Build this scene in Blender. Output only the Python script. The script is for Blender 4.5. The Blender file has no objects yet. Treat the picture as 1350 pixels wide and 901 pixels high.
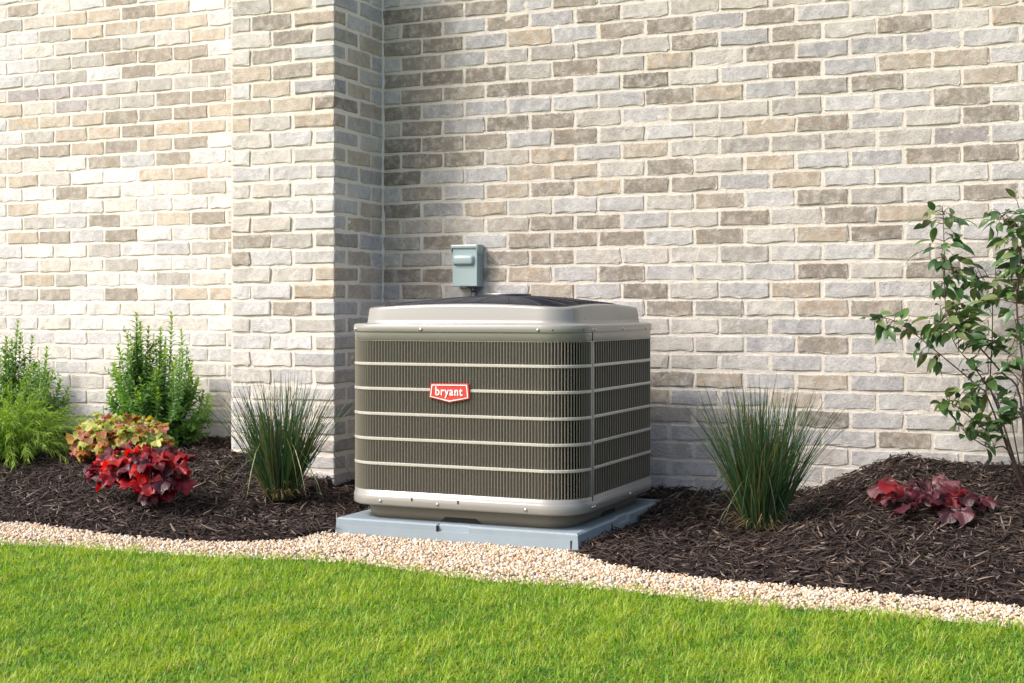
import bpy, math, random
import numpy as np
from mathutils import Vector, Matrix

random.seed(7)
rng = np.random.default_rng(7)
S = bpy.context.scene
COL = S.collection

# ------------------------------------------------------------------ camera
TH = 0.4144                      # yaw of the camera off the wall normal
F_PX, HOR, CXP = 1827.0, 412.6, 675.0   # focal length and horizon measured on the 1350 px photograph
CAM_H = 0.80
cd = bpy.data.cameras.new('camera')
cam = bpy.data.objects.new('camera', cd)
COL.objects.link(cam)
cam.location = (0, 0, CAM_H)
cam.rotation_euler = (math.pi / 2, 0, TH)
cd.sensor_fit = 'HORIZONTAL'
cd.sensor_width = 36.0
cd.lens = 36.0 * F_PX / 1350.0
cd.shift_y = (HOR - 450.5) / 1350.0
cd.clip_start = 0.05
cd.clip_end = 500
S.camera = cam

# ------------------------------------------------------------------ light
SUN_EL = math.radians(44)
dx, dy = 0.70, 0.71              # horizontal travel of the sunlight: to the right and into the wall
LN = math.hypot(dx, dy)
sun_dir = Vector((dx / LN * math.cos(SUN_EL), dy / LN * math.cos(SUN_EL), -math.sin(SUN_EL)))
sd = bpy.data.lights.new('sun', 'SUN')
sd.energy = 1.5
sd.angle = math.radians(10.0)
sd.color = (1.0, 0.993, 0.975)
sun = bpy.data.objects.new('sun', sd)
COL.objects.link(sun)
sun.rotation_euler = sun_dir.to_track_quat('-Z', 'Y').to_euler()
W = bpy.data.worlds.new('World')
S.world = W
W.use_nodes = True
wn = W.node_tree
wn.nodes.clear()
sky = wn.nodes.new('ShaderNodeTexSky')
sky.sky_type = 'NISHITA'
sky.sun_disc = False
sky.sun_elevation = SUN_EL
sky.sun_rotation = math.atan2(-sun_dir.x, -sun_dir.y)
sky.air_density = 0.8
sky.dust_density = 4.0
sky.ozone_density = 0.4
bg = wn.nodes.new('ShaderNodeBackground')
bg.inputs['Strength'].default_value = 0.15
wo = wn.nodes.new('ShaderNodeOutputWorld')
wn.links.new(sky.outputs[0], bg.inputs[0])
wn.links.new(bg.outputs[0], wo.inputs[0])
S.view_settings.view_transform = 'Standard'
S.view_settings.look = 'None'
S.view_settings.exposure = 1.08
S.view_settings.gamma = 1.0
S.cycles.max_bounces = 8
S.cycles.transparent_max_bounces = 4

# ------------------------------------------------------------------ helpers
CT, ST = math.cos(TH), math.sin(TH)

def to_px(p):
    r = CT * p[0] + ST * p[1]
    f = -ST * p[0] + CT * p[1]
    return CXP + F_PX * r / f, HOR - F_PX * (p[2] - CAM_H) / f

def ray(x, y):
    a = (x - CXP) / F_PX
    return (a * CT - ST, CT + a * ST, -(y - HOR) / F_PX)

def at_y(x, y, Y):
    d = ray(x, y)
    t = Y / d[1]
    return Vector((t * d[0], Y, CAM_H + t * d[2]))

def at_z(x, y, z):
    d = ray(x, y)
    t = (z - CAM_H) / d[2]
    return Vector((t * d[0], t * d[1], z))

def tag(o, label=None, cat=None, group=None, kind=None):
    if label: o['label'] = label
    if cat: o['category'] = cat
    if group: o['group'] = group
    if kind: o['kind'] = kind
    return o

def empty(name, loc, label, cat, group=None):
    o = bpy.data.objects.new(name, None)
    o.empty_display_size = 0.05
    o.location = loc
    COL.objects.link(o)
    return tag(o, label, cat, group)

def link(name, me, parent=None, loc=None, kind=None):
    o = bpy.data.objects.new(name, me)
    COL.objects.link(o)
    if parent is not None:
        o.parent = parent
    if loc is not None:
        o.location = loc
    if kind:
        o['kind'] = kind
    return o

class MB:
    """collects vertices and faces of one mesh"""
    def __init__(s):
        s.v = []; s.f = []; s.c = []
    def add(s, vs, fs, col=None):
        o = len(s.v)
        s.v.extend([tuple(v) for v in vs])
        s.f.extend([tuple(i + o for i in f) for f in fs])
        if col is not None:
            s.c.extend([col] * len(vs))
    def box(s, x0, x1, y0, y1, z0, z1):
        vs = [(x, y, z) for z in (z0, z1) for y in (y0, y1) for x in (x0, x1)]
        s.add(vs, [(0, 2, 3, 1), (4, 5, 7, 6), (0, 1, 5, 4), (2, 6, 7, 3), (0, 4, 6, 2), (1, 3, 7, 5)])
    def tube(s, pts, radii, n=5, col=None):
        vs, fs = [], []
        pts = [Vector(p) for p in pts]
        for i, p in enumerate(pts):
            d = (pts[min(i + 1, len(pts) - 1)] - pts[max(i - 1, 0)]).normalized()
            a = d.orthogonal().normalized() if abs(d.z) > .95 else d.cross(Vector((0, 0, 1))).normalized()
            b = d.cross(a)
            r = radii[i] if hasattr(radii, '__len__') else radii
            for k in range(n):
                t = 2 * math.pi * k / n
                vs.append(p + a * (r * math.cos(t)) + b * (r * math.sin(t)))
        for i in range(len(pts) - 1):
            for k in range(n):
                k2 = (k + 1) % n
                fs.append((i * n + k, i * n + k2, (i + 1) * n + k2, (i + 1) * n + k))
        fs.append(tuple(range(n - 1, -1, -1)))
        fs.append(tuple((len(pts) - 1) * n + k for k in range(n)))
        s.add(vs, fs, col)
    def mesh(s, name, mat, smooth=False):
        me = bpy.data.meshes.new(name)
        me.from_pydata(s.v, [], s.f)
        if s.c:
            at = me.color_attributes.new('tint', 'FLOAT_COLOR', 'POINT')
            a = np.ones((len(s.v), 4), np.float32)
            cc = np.array(s.c, np.float32)
            a[:, :cc.shape[1]] = cc
            at.data.foreach_set('color', a.ravel())
        me.materials.append(mat)
        if smooth:
            me.polygons.foreach_set('use_smooth', [True] * len(me.polygons))
        me.update()
        return me
    def obj(s, name, mat, parent=None, smooth=False, kind=None, loc=None):
        return link(name, s.mesh(name, mat, smooth), parent, loc, kind)

def np_mesh(name, V, T, mat, col=None, smooth=False):
    """mesh from numpy: V (n,3), T (m,3) triangles"""
    me = bpy.data.meshes.new(name)
    V = np.ascontiguousarray(V, np.float32); T = np.ascontiguousarray(T, np.int32)
    me.vertices.add(len(V)); me.vertices.foreach_set('co', V.ravel())
    me.loops.add(T.size); me.loops.foreach_set('vertex_index', T.ravel())
    me.polygons.add(len(T))
    me.polygons.foreach_set('loop_start', np.arange(0, T.size, 3, dtype=np.int32))
    me.polygons.foreach_set('loop_total', np.full(len(T), 3, np.int32))
    if smooth:
        me.polygons.foreach_set('use_smooth', np.ones(len(T), bool))
    me.update(calc_edges=True)
    if col is not None:
        at = me.color_attributes.new('tint', 'FLOAT_COLOR', 'POINT')
        a = np.ones((len(V), 4), np.float32); a[:, :3] = col
        at.data.foreach_set('color', a.ravel())
    me.materials.append(mat)
    return me

# ------------------------------------------------------------------ materials
class NT:
    def __init__(s, name):
        s.m = bpy.data.materials.new(name); s.m.use_nodes = True
        s.t = s.m.node_tree; s.n = s.t.nodes; s.n.clear()
        s.out = s.n.new('ShaderNodeOutputMaterial')
        s.b = s.n.new('ShaderNodeBsdfPrincipled')
        s.l(s.b.outputs[0], s.out.inputs[0])
    def l(s, a, b): s.t.links.new(a, b)
    def node(s, t, **kw):
        n = s.n.new(t)
        for k, v in kw.items(): setattr(n, k, v)
        return n
    def coord(s, kind='Object'):
        return s.node('ShaderNodeTexCoord').outputs[kind]
    def pos(s):
        return s.node('ShaderNodeNewGeometry').outputs['Position']
    def noise(s, vec, scale, detail=4, rough=.55, out='Fac'):
        n = s.node('ShaderNodeTexNoise')
        n.inputs['Scale'].default_value = scale
        n.inputs['Detail'].default_value = detail
        n.inputs['Roughness'].default_value = rough
        if vec is not None: s.l(vec, n.inputs['Vector'])
        return n.outputs[out]
    def ramp(s, fac, stops):
        r = s.node('ShaderNodeValToRGB')
        e = r.color_ramp.elements
        while len(e) < len(stops): e.new(0.5)
        for el, (p, c) in zip(e, stops):
            el.position = p
            el.color = (c, c, c, 1) if not hasattr(c, '__len__') else (*c[:3], 1)
        s.l(fac, r.inputs[0])
        return r.outputs[0]
    def mix(s, fac, a, b, mode='MIX'):
        m = s.node('ShaderNodeMix', data_type='RGBA', blend_type=mode)
        for v, i in ((fac, 0), (a, 6), (b, 7)):
            if hasattr(v, 'default_value') or hasattr(v, 'is_linked'):
                s.l(v, m.inputs[i])
            elif hasattr(v, '__len__'):
                m.inputs[i].default_value = (*v[:3], 1)
            elif i == 0:
                m.inputs[0].default_value = v
            else:
                m.inputs[i].default_value = (v, v, v, 1)
        return m.outputs[2]
    def math(s, op, a, b=0.5):
        m = s.node('ShaderNodeMath', operation=op)
        for v, i in ((a, 0), (b, 1)):
            if hasattr(v, 'is_linked'): s.l(v, m.inputs[i])
            else: m.inputs[i].default_value = v
        return m.outputs[0]
    def base(s, c):
        if hasattr(c, 'is_linked'): s.l(c, s.b.inputs['Base Color'])
        else: s.b.inputs['Base Color'].default_value = (*c[:3], 1)
    def set(s, **kw):
        for k, v in kw.items():
            s.b.inputs[k.replace('_', ' ')].default_value = v
    def bump(s, h, strength=.5, dist=.004, prev=None):
        b = s.node('ShaderNodeBump')
        b.inputs['Strength'].default_value = strength
        b.inputs['Distance'].default_value = dist
        s.l(h, b.inputs['Height'])
        if prev is not None: s.l(prev, b.inputs['Normal'])
        s.l(b.outputs[0], s.b.inputs['Normal'])
        return b.outputs[0]
    def tint(s):
        a = s.node('ShaderNodeAttribute'); a.attribute_name = 'tint'
        return a

def mat_brick(name, per_object, edges=True):
    n = NT(name)
    if per_object:
        oi = n.node('ShaderNodeObjectInfo')
        c, al = oi.outputs['Color'], oi.outputs['Alpha']
        mp = n.node('ShaderNodeVectorMath', operation='MULTIPLY_ADD')
        n.l(oi.outputs['Random'], mp.inputs[0])
        mp.inputs[1].default_value = (37, 53, 71)
        n.l(n.coord('Object'), mp.inputs[2])
        v = mp.outputs[0]
    else:
        a = n.tint(); c, al = a.outputs['Color'], a.outputs['Alpha']
        v = n.pos()
    big = n.noise(v, 9, 3, .6)
    mid = n.noise(v, 38, 5, .65)
    fine = n.noise(v, 190, 4, .7)
    # burnt and pale patches inside one brick
    c1 = n.mix(n.ramp(big, [(.34, 0), (.68, 1)]), n.mix(.30, c, (.20, .18, .16)), c)
    c1 = n.mix(n.ramp(mid, [(.34, 0.30), (.58, 0)]), c1, (.20, .18, .16))
    # ochre patches
    och = n.math('MULTIPLY', al, n.ramp(n.noise(v, 21, 4, .6), [(.47, 0), (.70, .85)]))
    c1 = n.mix(och, c1, (.45, .31, .18))
    # lime smear left by the mortar
    c1 = n.mix(n.ramp(n.noise(v, 27, 5, .7), [(.46, 0), (.82, .70)]), c1, (.62, .59, .54))
    # dark pits
    pit = n.ramp(fine, [(.30, 1), (.42, 0)])
    c1 = n.mix(n.math('MULTIPLY', pit, .6), c1, (.07, .06, .05))
    c1 = n.mix(n.math('MULTIPLY', n.ramp(fine, [(.55, 0), (.75, 1)]), .25), c1, (.66, .62, .56))
    # mortar smeared irregularly over the arrises
    if per_object and edges:
        g = n.node('ShaderNodeSeparateXYZ'); n.l(n.coord('Generated'), g.inputs[0])
        ed = None
        for ax, sz in (('X', .17), ('Z', .058)):
            d = n.math('MULTIPLY', n.math('MINIMUM', g.outputs[ax], n.math('SUBTRACT', 1.0, g.outputs[ax])), sz)
            ed = d if ed is None else n.math('MINIMUM', ed, d)
        ed = n.math('ADD', ed, n.math('MULTIPLY', n.math('SUBTRACT', n.noise(v, 85, 5, .7), .5), .026))
        c1 = n.mix(n.ramp(ed, [(.0015, .9), (.0042, 0)]), c1, (.60, .555, .485))
    n.base(c1)
    n.set(Roughness=.92)
    n.b.inputs['Specular IOR Level'].default_value = .2
    h = n.math('ADD', n.math('MULTIPLY', mid, 1.1), n.math('MULTIPLY', fine, .55))
    n.bump(h, .9, .005)
    return n.m

def mat_mortar():
    n = NT('lime_mortar')
    p = n.pos()
    c = n.mix(n.noise(p, 14, 4), (.57, .52, .445), (.70, .65, .575))
    c = n.mix(n.ramp(n.noise(p, 160, 3, .7), [(.32, .5), (.45, 0)]), c, (.33, .29, .24))
    oi = n.node('ShaderNodeObjectInfo'); c = n.mix(1.0, c, oi.outputs['Color'], 'MULTIPLY')
    n.base(c); n.set(Roughness=.95)
    n.b.inputs['Specular IOR Level'].default_value = .15
    n.bump(n.math('ADD', n.noise(p, 60, 5, .65), n.math('MULTIPLY', n.noise(p, 260, 3), .4)), .7, .006)
    return n.m

def mat_paint(name, c, rough=.30, coat=.45, wear=.04, bumpy=.0):
    n = NT(name)
    p = n.coord('Object')
    lo = tuple(x * (1 - wear * 2) for x in c); hi = tuple(min(1, x * (1 + wear)) for x in c)
    n.base(n.mix(n.noise(p, 5, 5, .6), lo, hi))
    n.l(n.math('ADD', n.math('MULTIPLY', n.noise(p, 11, 3), .12), rough - .06), n.b.inputs['Roughness'])
    n.b.inputs['Coat Weight'].default_value = coat
    n.b.inputs['Coat Roughness'].default_value = .12
    n.bump(n.noise(p, 420, 2), .06 + bumpy, .0006)
    return n.m

def mat_leaf(name, rough=.45, transl=.35, spec=.4, by_obj=False, mottle=None, bump=.25, veins=0):
    n = NT(name)
    if by_obj:
        oi = n.node('ShaderNodeObjectInfo'); c = oi.outputs['Color']
    else:
        c = n.tint().outputs['Color']
    p = n.coord('Object') if by_obj else n.pos()
    cc = n.mix(n.math('MULTIPLY', n.noise(p, 55, 3), .35), c, n.mix(.5, c, 0.02))
    if mottle:
        cc = n.mix(n.ramp(n.noise(p, mottle[1], 4, .6), [(.47, 0), (.6, 1)]), cc, mottle[0])
    hgt = n.noise(p, 130, 2)
    if veins:                                       # ribs that fan out from the stalk
        g = n.node('ShaderNodeSeparateXYZ'); n.l(p, g.inputs[0])
        an = n.math('ARCTAN2', g.outputs['Y'], n.math('SUBTRACT', g.outputs['X'], .010))
        rib = n.math('ABSOLUTE', n.math('SINE', n.math('MULTIPLY', n.math('ADD', an, n.math('MULTIPLY', n.noise(p, 60, 2), .25)), 3.5)))
        rb = n.ramp(rib, [(.0, 1), (.22, 0)])
        cc = n.mix(n.math('MULTIPLY', rb, veins), cc, n.mix(.5, cc, (.02, .008, .008)))
        hgt = n.math('ADD', hgt, n.math('MULTIPLY', rib, 1.5))
    n.base(cc); n.set(Roughness=rough)
    n.b.inputs['Specular IOR Level'].default_value = spec
    if bump: n.bump(hgt, bump, .003)
    tr = n.node('ShaderNodeBsdfTranslucent')
    bc = n.node('ShaderNodeHueSaturation'); bc.inputs['Saturation'].default_value = 1.15; bc.inputs['Value'].default_value = 1.5
    n.l(cc, bc.inputs['Color']); n.l(bc.outputs[0], tr.inputs[0])
    ms = n.node('ShaderNodeMixShader'); ms.inputs[0].default_value = transl
    n.l(n.b.outputs[0], ms.inputs[1]); n.l(tr.outputs[0], ms.inputs[2])
    n.l(ms.outputs[0], n.out.inputs[0])
    return n.m

def mat_tint(name, rough=.9, spec=.2, bump=0, bscale=150):
    n = NT(name)
    n.base(n.mix(n.math('MULTIPLY', n.noise(n.pos(), bscale, 3), .5), n.tint().outputs['Color'], n.mix(.55, n.tint().outputs['Color'], 0.01)))
    n.set(Roughness=rough); n.b.inputs['Specular IOR Level'].default_value = spec
    if bump: n.bump(n.noise(n.pos(), bscale * 2, 4), bump, .002)
    return n.m

def mat_soil(name, c0, c1, scale):
    n = NT(name)
    p = n.pos()
    n.base(n.mix(n.noise(p, scale, 5, .7), c0, c1)); n.set(Roughness=1.0)
    n.b.inputs['Specular IOR Level'].default_value = .1
    n.bump(n.noise(p, scale * 1.5, 5, .7), .8, .01)
    return n.m

def mat_plain(name, c, rough=.5, metal=0.0, spec=.5):
    n = NT(name)
    p = n.coord('Object')
    n.base(n.mix(n.noise(p, 20, 3), tuple(x * .88 for x in c), c)); n.set(Roughness=rough, Metallic=metal)
    n.b.inputs['Specular IOR Level'].default_value = spec
    return n.m

M_BRICK = mat_brick('tumbled_brick', True)
M_BRICKC = mat_brick('tumbled_brick_corner', True, False)
M_BRICKS = mat_brick('tumbled_brick_field', False)
M_MORTAR = mat_mortar()
M_PAINT = mat_paint('putty_paint', (.24, .232, .208))
M_LOUVER_SHADED = mat_paint('putty_paint_louver_shaded', (.175, .157, .122), rough=.4, coat=.1)  # same putty paint, darkened: the shade on the slats is put into the colour
M_RAIL_LIT = mat_paint('putty_paint_rail_lit', (.40, .385, .335))  # same putty paint, lightened: the light caught by the rails is painted in
M_PAN = mat_paint('pan_paint', (.19, .165, .125), rough=.5, coat=0)
M_COIL = mat_plain('coil_black', (.012, .013, .014), .6)
M_GUARD = mat_plain('guard_black', (.016, .018, .024), .62)
M_STEEL = mat_plain('screw_steel', (.55, .53, .48), .3, .9)
M_DARK = mat_plain('gap_black', (.01, .01, .01), .8)
M_PAD = mat_paint('pad_plastic', (.225, .28, .312), rough=.55, coat=0, wear=.14, bumpy=.2)
M_BOX = mat_paint('grey_green_enamel', (.27, .345, .35), rough=.35, coat=.1)
M_CONDUIT = mat_plain('conduit_dark', (.05, .055, .075), .45)
M_RED = mat_plain('badge_red', (.60, .04, .03), .35)
M_WHITE = mat_plain('badge_white', (.82, .78, .76), .35)
M_SOIL = mat_soil('lawn_soil', (.07, .12, .014), (.16, .22, .03), 60)
M_MULCHBED = mat_soil('mulch_soil', (.012, .009, .008), (.03, .022, .019), 90)
M_GRAVELBED = mat_soil('gravel_sand', (.42, .31, .22), (.58, .46, .36), 120)
M_GRASS = mat_leaf('lawn_blade', .5, .4, .3, bump=0)
M_CHIP = mat_tint('mulch_chip', .75, .35, .4)
M_PEBBLE = mat_tint('pebble', .7, .35, .25)
M_FOL = mat_leaf('shrub_leaf', .42, .42, .4, bump=0)
M_THREAD = mat_leaf('thread_foliage', .55, .35, .2, bump=0)
M_BLADE = mat_leaf('ornamental_blade', .42, .2, .5, bump=0)
M_STEM = mat_tint('stem_bark', .7, .3)
M_REDLEAF = mat_leaf('red_leaf', .40, .42, .5, True, bump=.5, veins=.8)
M_AMBER = mat_leaf('amber_leaf', .45, .35, .4, True, bump=.5, veins=.7)
M_BIGLEAF = mat_leaf('glossy_leaf', .33, .22, .5, True, bump=.15)
M_POT = mat_plain('pot_black', (.012, .012, .013), .35)

# ------------------------------------------------------------------ brickwork
L, C = 0.2032, 0.0709            # brick module and course height
Z_PH = 0.7126                    # a bed joint runs at this height
X_PH = -0.948                    # a cross joint of the course just below it
JT = 0.0125                      # joint width
Y_WALL = 5.34
XP1 = -2.972                     # right face of the pillar = left end of the right wall
YP = Y_WALL - 2 * L              # front face of the pillar
XP0 = XP1 - 2.5 * L              # left face of the pillar

def brick_mesh(w, h, seed, nx, corner_d=None):
    """a tumbled brick: bowed, chipped front face and rounded arrises; corner bricks show their right face too"""
    r = random.Random(seed)
    nz = 4
    V, Fc = [], []
    xs = [-w / 2, -w / 2 + .004] + [(-w / 2 + w * i / (nx - 1)) for i in range(1, nx - 1)] + [w / 2 - .004, w / 2]
    if nx < 3: xs = [-w / 2, -w / 2 + .008, w / 2 - .008, w / 2]
    zs = [-h / 2, -h / 2 + .004, h / 2 - .004, h / 2]
    n = len(xs)
    j = lambda a: r.uniform(-a, a)
    for k, z in enumerate(zs):
        for i, x in enumerate(xs):
            ex, ez = i in (0, n - 1), k in (0, 3)
            y = j(.0016)
            if ex or ez: y = .0016 + j(.0012)
            if ex and ez: y = .0035
            px = x + (j(.0040) if ex else j(.003))
            pz = z + (j(.0034) if ez else j(.0018))
            if ex and ez:
                px -= math.copysign(r.uniform(.000, .004), x); pz -= math.copysign(r.uniform(.000, .003), z)
            V.append((px, y, pz))
    for k in range(3):
        for i in range(n - 1):
            a = k * n + i
            Fc.append((a, a + 1, a + 1 + n, a + n))
    ring = [i for i in range(n)] + [k * n + n - 1 for k in range(1, 4)] + [3 * n + i for i in range(n - 2, -1, -1)] + [k * n for k in range(2, 0, -1)]
    o = len(V)
    for i in ring:
        V.append((V[i][0], .03, V[i][2]))
    m = len(ring)
    for i in range(m):
        Fc.append((ring[i], o + i, o + (i + 1) % m, ring[(i + 1) % m]))
    return V, Fc

def corner_mesh(w, d, h, seed):
    r = random.Random(seed)
    j = lambda a: r.uniform(-a, a)
    xs = [-w / 2, -w / 2 + .007, 0, w / 2 - .008, w / 2]
    ys = [0, .008, d * .5, d - .007, d]
    zs = [-h / 2, -h / 2 + .007, h / 2 - .007, h / 2]
    V, Fc = [], []
    prof = [(x, 0) for x in xs[:-1]] + [(w / 2 - .002, .002)] + [(w / 2, y) for y in ys[1:]]
    n = len(prof)
    for k, z in enumerate(zs):
        for i, (x, y) in enumerate(prof):
            ez = k in (0, 3)
            ins = .0055 if ez else 0
            if i in (0, n - 1): ins = .006
            fx = 0 if i < 4 else (-1 if i > 4 else -.7)
            fy = 1 if i < 4 else (0 if i > 4 else .7)
            V.append((x + fx * ins + j(.0018), y + fy * ins + j(.0018), z + j(.0025 if ez else .001)))
    for k in range(3):
        for i in range(n - 1):
            a = k * n + i
            Fc.append((a, a + 1, a + 1 + n, a + n))
    o = len(V)                                   # caps
    V += [(-w / 2, d, zs[0]), (-w / 2, d, zs[3])]
    Fc.append(tuple([o] + list(range(n - 1, -1, -1))))
    Fc.append(tuple(list(range(3 * n, 4 * n)) + [o + 1]))
    return V, Fc

def pal(kind, r, light=1.0):
    """colour of one brick: (r, g, b, ochre amount)"""
    v = r.uniform(.9, 1.1)
    if kind == 'D': c, a = (.285, .248, .203), r.uniform(.0, .35)
    elif kind == 'E': c, a = (.215, .185, .15), r.uniform(.0, .3)
    elif kind == 'T': c, a = (.43, .37, .295), r.uniform(.3, .75)
    elif kind == 'B': c, a = (.405, .40, .405), 0
    elif kind == 'G': c, a = (.38, .355, .32), .0
    elif kind == 'P': c, a = (.32, .285, .285), 0
    else:
        q = r.random()
        if q < .34: c, a = (.515, .505, .495), 0
        elif q < .58: c, a = (.52, .49, .445), .1
        elif q < .78: c, a = (.475, .465, .46), 0
        elif q < .9: c, a = (.49, .45, .395), .2
        else: c, a = (.57, .55, .515), 0
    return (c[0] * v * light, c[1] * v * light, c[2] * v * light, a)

# where the photograph's darker, tan and blue-grey bricks sit
MARKS = []
def marks(ox, oy, sc, txt):
    for t in txt.split():
        k, x, y = t[0], *t[1:].split(',')
        MARKS.append((ox + float(x) / sc, oy + float(y) / sc, k))
marks(450, 0, 3, 'E265,80 D410,50 D580,45 D940,15 E325,135 B490,125 T665,100 D1100,125 D1280,115 B835,85 D260,205 B400,195 E330,270 E500,250 D925,280 T1290,250 D255,340 D410,325 E575,320 D840,355 E1200,325 B490,385 B660,375 D1280,395 E570,445 D250,470 B400,460 D490,525 B660,515 D835,495 E255,600 E410,590 T750,570 T1200,610 E215,665 T750,700 T930,690 D1290,680 D330,785 T670,770 D850,765 T1020,755 D1210,750 E260,850 B400,845 T575,835 D840,900 D1020,890 G740,220 G820,225 G1010,200 G1090,265 B565,60 G740,310 G300,400')
marks(900, 0, 3, 'D60,165 D340,65 D450,130 D890,80 T1330,30 D340,215 E460,280 T860,240 G550,340 D770,315 T1110,215 T1270,280 T130,380 G450,420 D1120,370 D1240,435 D550,490 T340,510 P1120,520 G440,565 D1000,605 D1240,590 T340,650 T450,710 T130,800 D550,780 G770,770 D1240,745 D240,865 D660,845 T880,840 B230,105 B560,195 B780,170 B1010,150 B340,360 B680,255 B770,620 G660,560 G240,585')
marks(900, 300, 3, 'D130,40 E770,20 T550,30 E550,170 D940,160 T450,250 T540,320 D770,320 G145,320 G250,395 D550,470 T150,610 T555,615 T510,680 E560,765 D900,845 B300,470 B770,610 B230,680 B460,395 G240,110 G350,470')
marks(450, 300, 3, 'D840,10 D1000,5 D750,75 T920,60 D1100,60 D680,130 D840,130 D600,210 T750,200 D1110,190 T880,260 E1210,265 D1290,330 D1290,600 T1260,670 E330,210 D390,200 E250,205 G260,140 D330,140 D390,80 G270,75 D290,260 B240,260')
marks(0, 0, 4.09, 'D195,65 E720,20 T1000,55 T460,115 T740,165 G110,150 G380,205 D470,270 G655,250 D1100,300 P215,530 P385,520 G565,510 G740,500 T75,615 T390,680 D740,655 G210,690 T490,755 T840,730 D220,840 D570,825 D750,810 D935,805 D1020,565 T1210,540 T1115,625 T1260,620 G1115,465 T1090,140 G375,365 D735,330 G915,310')
marks(0, 220, 4.09, 'T70,100 D335,165 T935,60 G1045,140 T75,250 G160,325 B325,325 D500,315 T860,305 D1050,300 T65,405 D245,405 D590,395 D1140,375 D1240,455 T175,635 G345,630 G880,630 G70,705 D260,705 D610,710 T1160,700 T970,700 G510,465 B875,465 G1070,460 G590,555 G1140,545')
marks(300, 0, 5.63, 'E370,190 G160,205 D360,445 T200,590 B560,560 G640,290 T750,280 T750,540 D650,690 G380,690 T520,820 G220,40 T560,50')
marks(420, 0, 5.63, 'T210,40 D440,250 T215,300 D390,370 D300,470 T210,560 D300,700 T210,800 D390,850 G160,150 B440,520 B400,115')
marks(420, 160, 5.63, 'P300,65 T225,170 D185,290 D320,310 T225,410 P405,455 T185,530 T410,670 D320,800 T465,820')
marks(400, 300, 5, 'D385,25 T310,110 B440,120 D385,225 T310,335 D470,340 T280,450 B385,455 D320,545 G60,110 T180,330 T100,440 D40,555 G295,660')

def mark_at(p0, p1):
    """the marked kind inside the picture rectangle spanned by two corners of a brick face"""
    a, b = to_px(p0), to_px(p1)
    x0, x1 = sorted((a[0], b[0])); y0, y1 = sorted((a[1], b[1]))
    for x, y, k in MARKS:
        if x0 - 3 <= x <= x1 + 3 and y0 - 2.5 <= y <= y1 + 2.5:
            return k
    return None

BR = random.Random(5)
FULL = []; HALF = []
for i in range(10):
    mb = MB(); mb.add(*brick_mesh(L - JT, C - JT, 100 + i, 6)); FULL.append(mb.mesh('brick', M_BRICK, False))
for i in range(6):
    mb = MB(); mb.add(*brick_mesh(L / 2 - JT, C - JT, 200 + i, 3)); HALF.append(mb.mesh('brick', M_BRICK, False))
CNA = []; CNB = []
for i in range(5):
    mb = MB(); mb.add(*corner_mesh(L - JT / 2, L / 2 - JT / 2, C - JT, 300 + i)); CNA.append(mb.mesh('brick', M_BRICKC, False))
    mb = MB(); mb.add(*corner_mesh(L / 2 - JT / 2, L - JT / 2, C - JT, 320 + i)); CNB.append(mb.mesh('brick', M_BRICKC, False))

K0 = -10                                           # first course (below ground)
K1 = 27                                            # last course
def course_z(k): return Z_PH - C / 2 + k * C       # centre of course k; k = 0 lies just below Z_PH

def place_brick(parent, half, x, y, z, kind, light, rotz=0, sx=1):
    me = BR.choice(HALF if half else FULL)
    o = link('brick', me, parent, (x, y, z))
    o.rotation_euler = (BR.uniform(-.012, .012), BR.uniform(-.010, .010), rotz + BR.uniform(-.006, .006))
    o.scale = (sx * BR.uniform(.985, 1.012), 1, BR.uniform(.96, 1.05))
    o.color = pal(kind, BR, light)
    return o

def in_view(x, y, z, m=12):
    px, py = to_px((x, y, z))
    return -m < px < 1350 + m and -m < py < 901 + m

def mortar_sheet(x0, x1, z0, z1, y, parent, axis='x', name='mortar_bed', white=1.0):
    """the smeared mortar behind the brick faces, uneven by a few millimetres"""
    nx = max(2, int((x1 - x0) / .022)); nz = max(2, int((z1 - z0) / .0177))
    gx, gz = np.meshgrid(np.linspace(x0, x1, nx), np.linspace(z0, z1, nz))
    dd = rng.normal(0, .0005, gx.shape) + .0012 + .0008 * np.sin(gx * 61 + 2 * np.sin(gz * 47)) * np.sin(gz * 83 + gx * 9)
    V = np.stack([gx, np.full_like(gx, y) + dd, gz], -1) if axis == 'x' else np.stack([np.full_like(gx, y) + dd, gx, gz], -1)
    V = V.reshape(-1, 3)
    i = np.arange(nx - 1)[None, :] + nx * np.arange(nz - 1)[:, None]
    i = i.ravel()
    T = np.concatenate([np.stack([i, i + 1, i + nx + 1], 1), np.stack([i, i + nx + 1, i + nx], 1)])
    o = link(name, np_mesh(name, V, T, M_MORTAR, smooth=True), parent)
    o.color = (white, white, white, 1)
    return o

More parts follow.
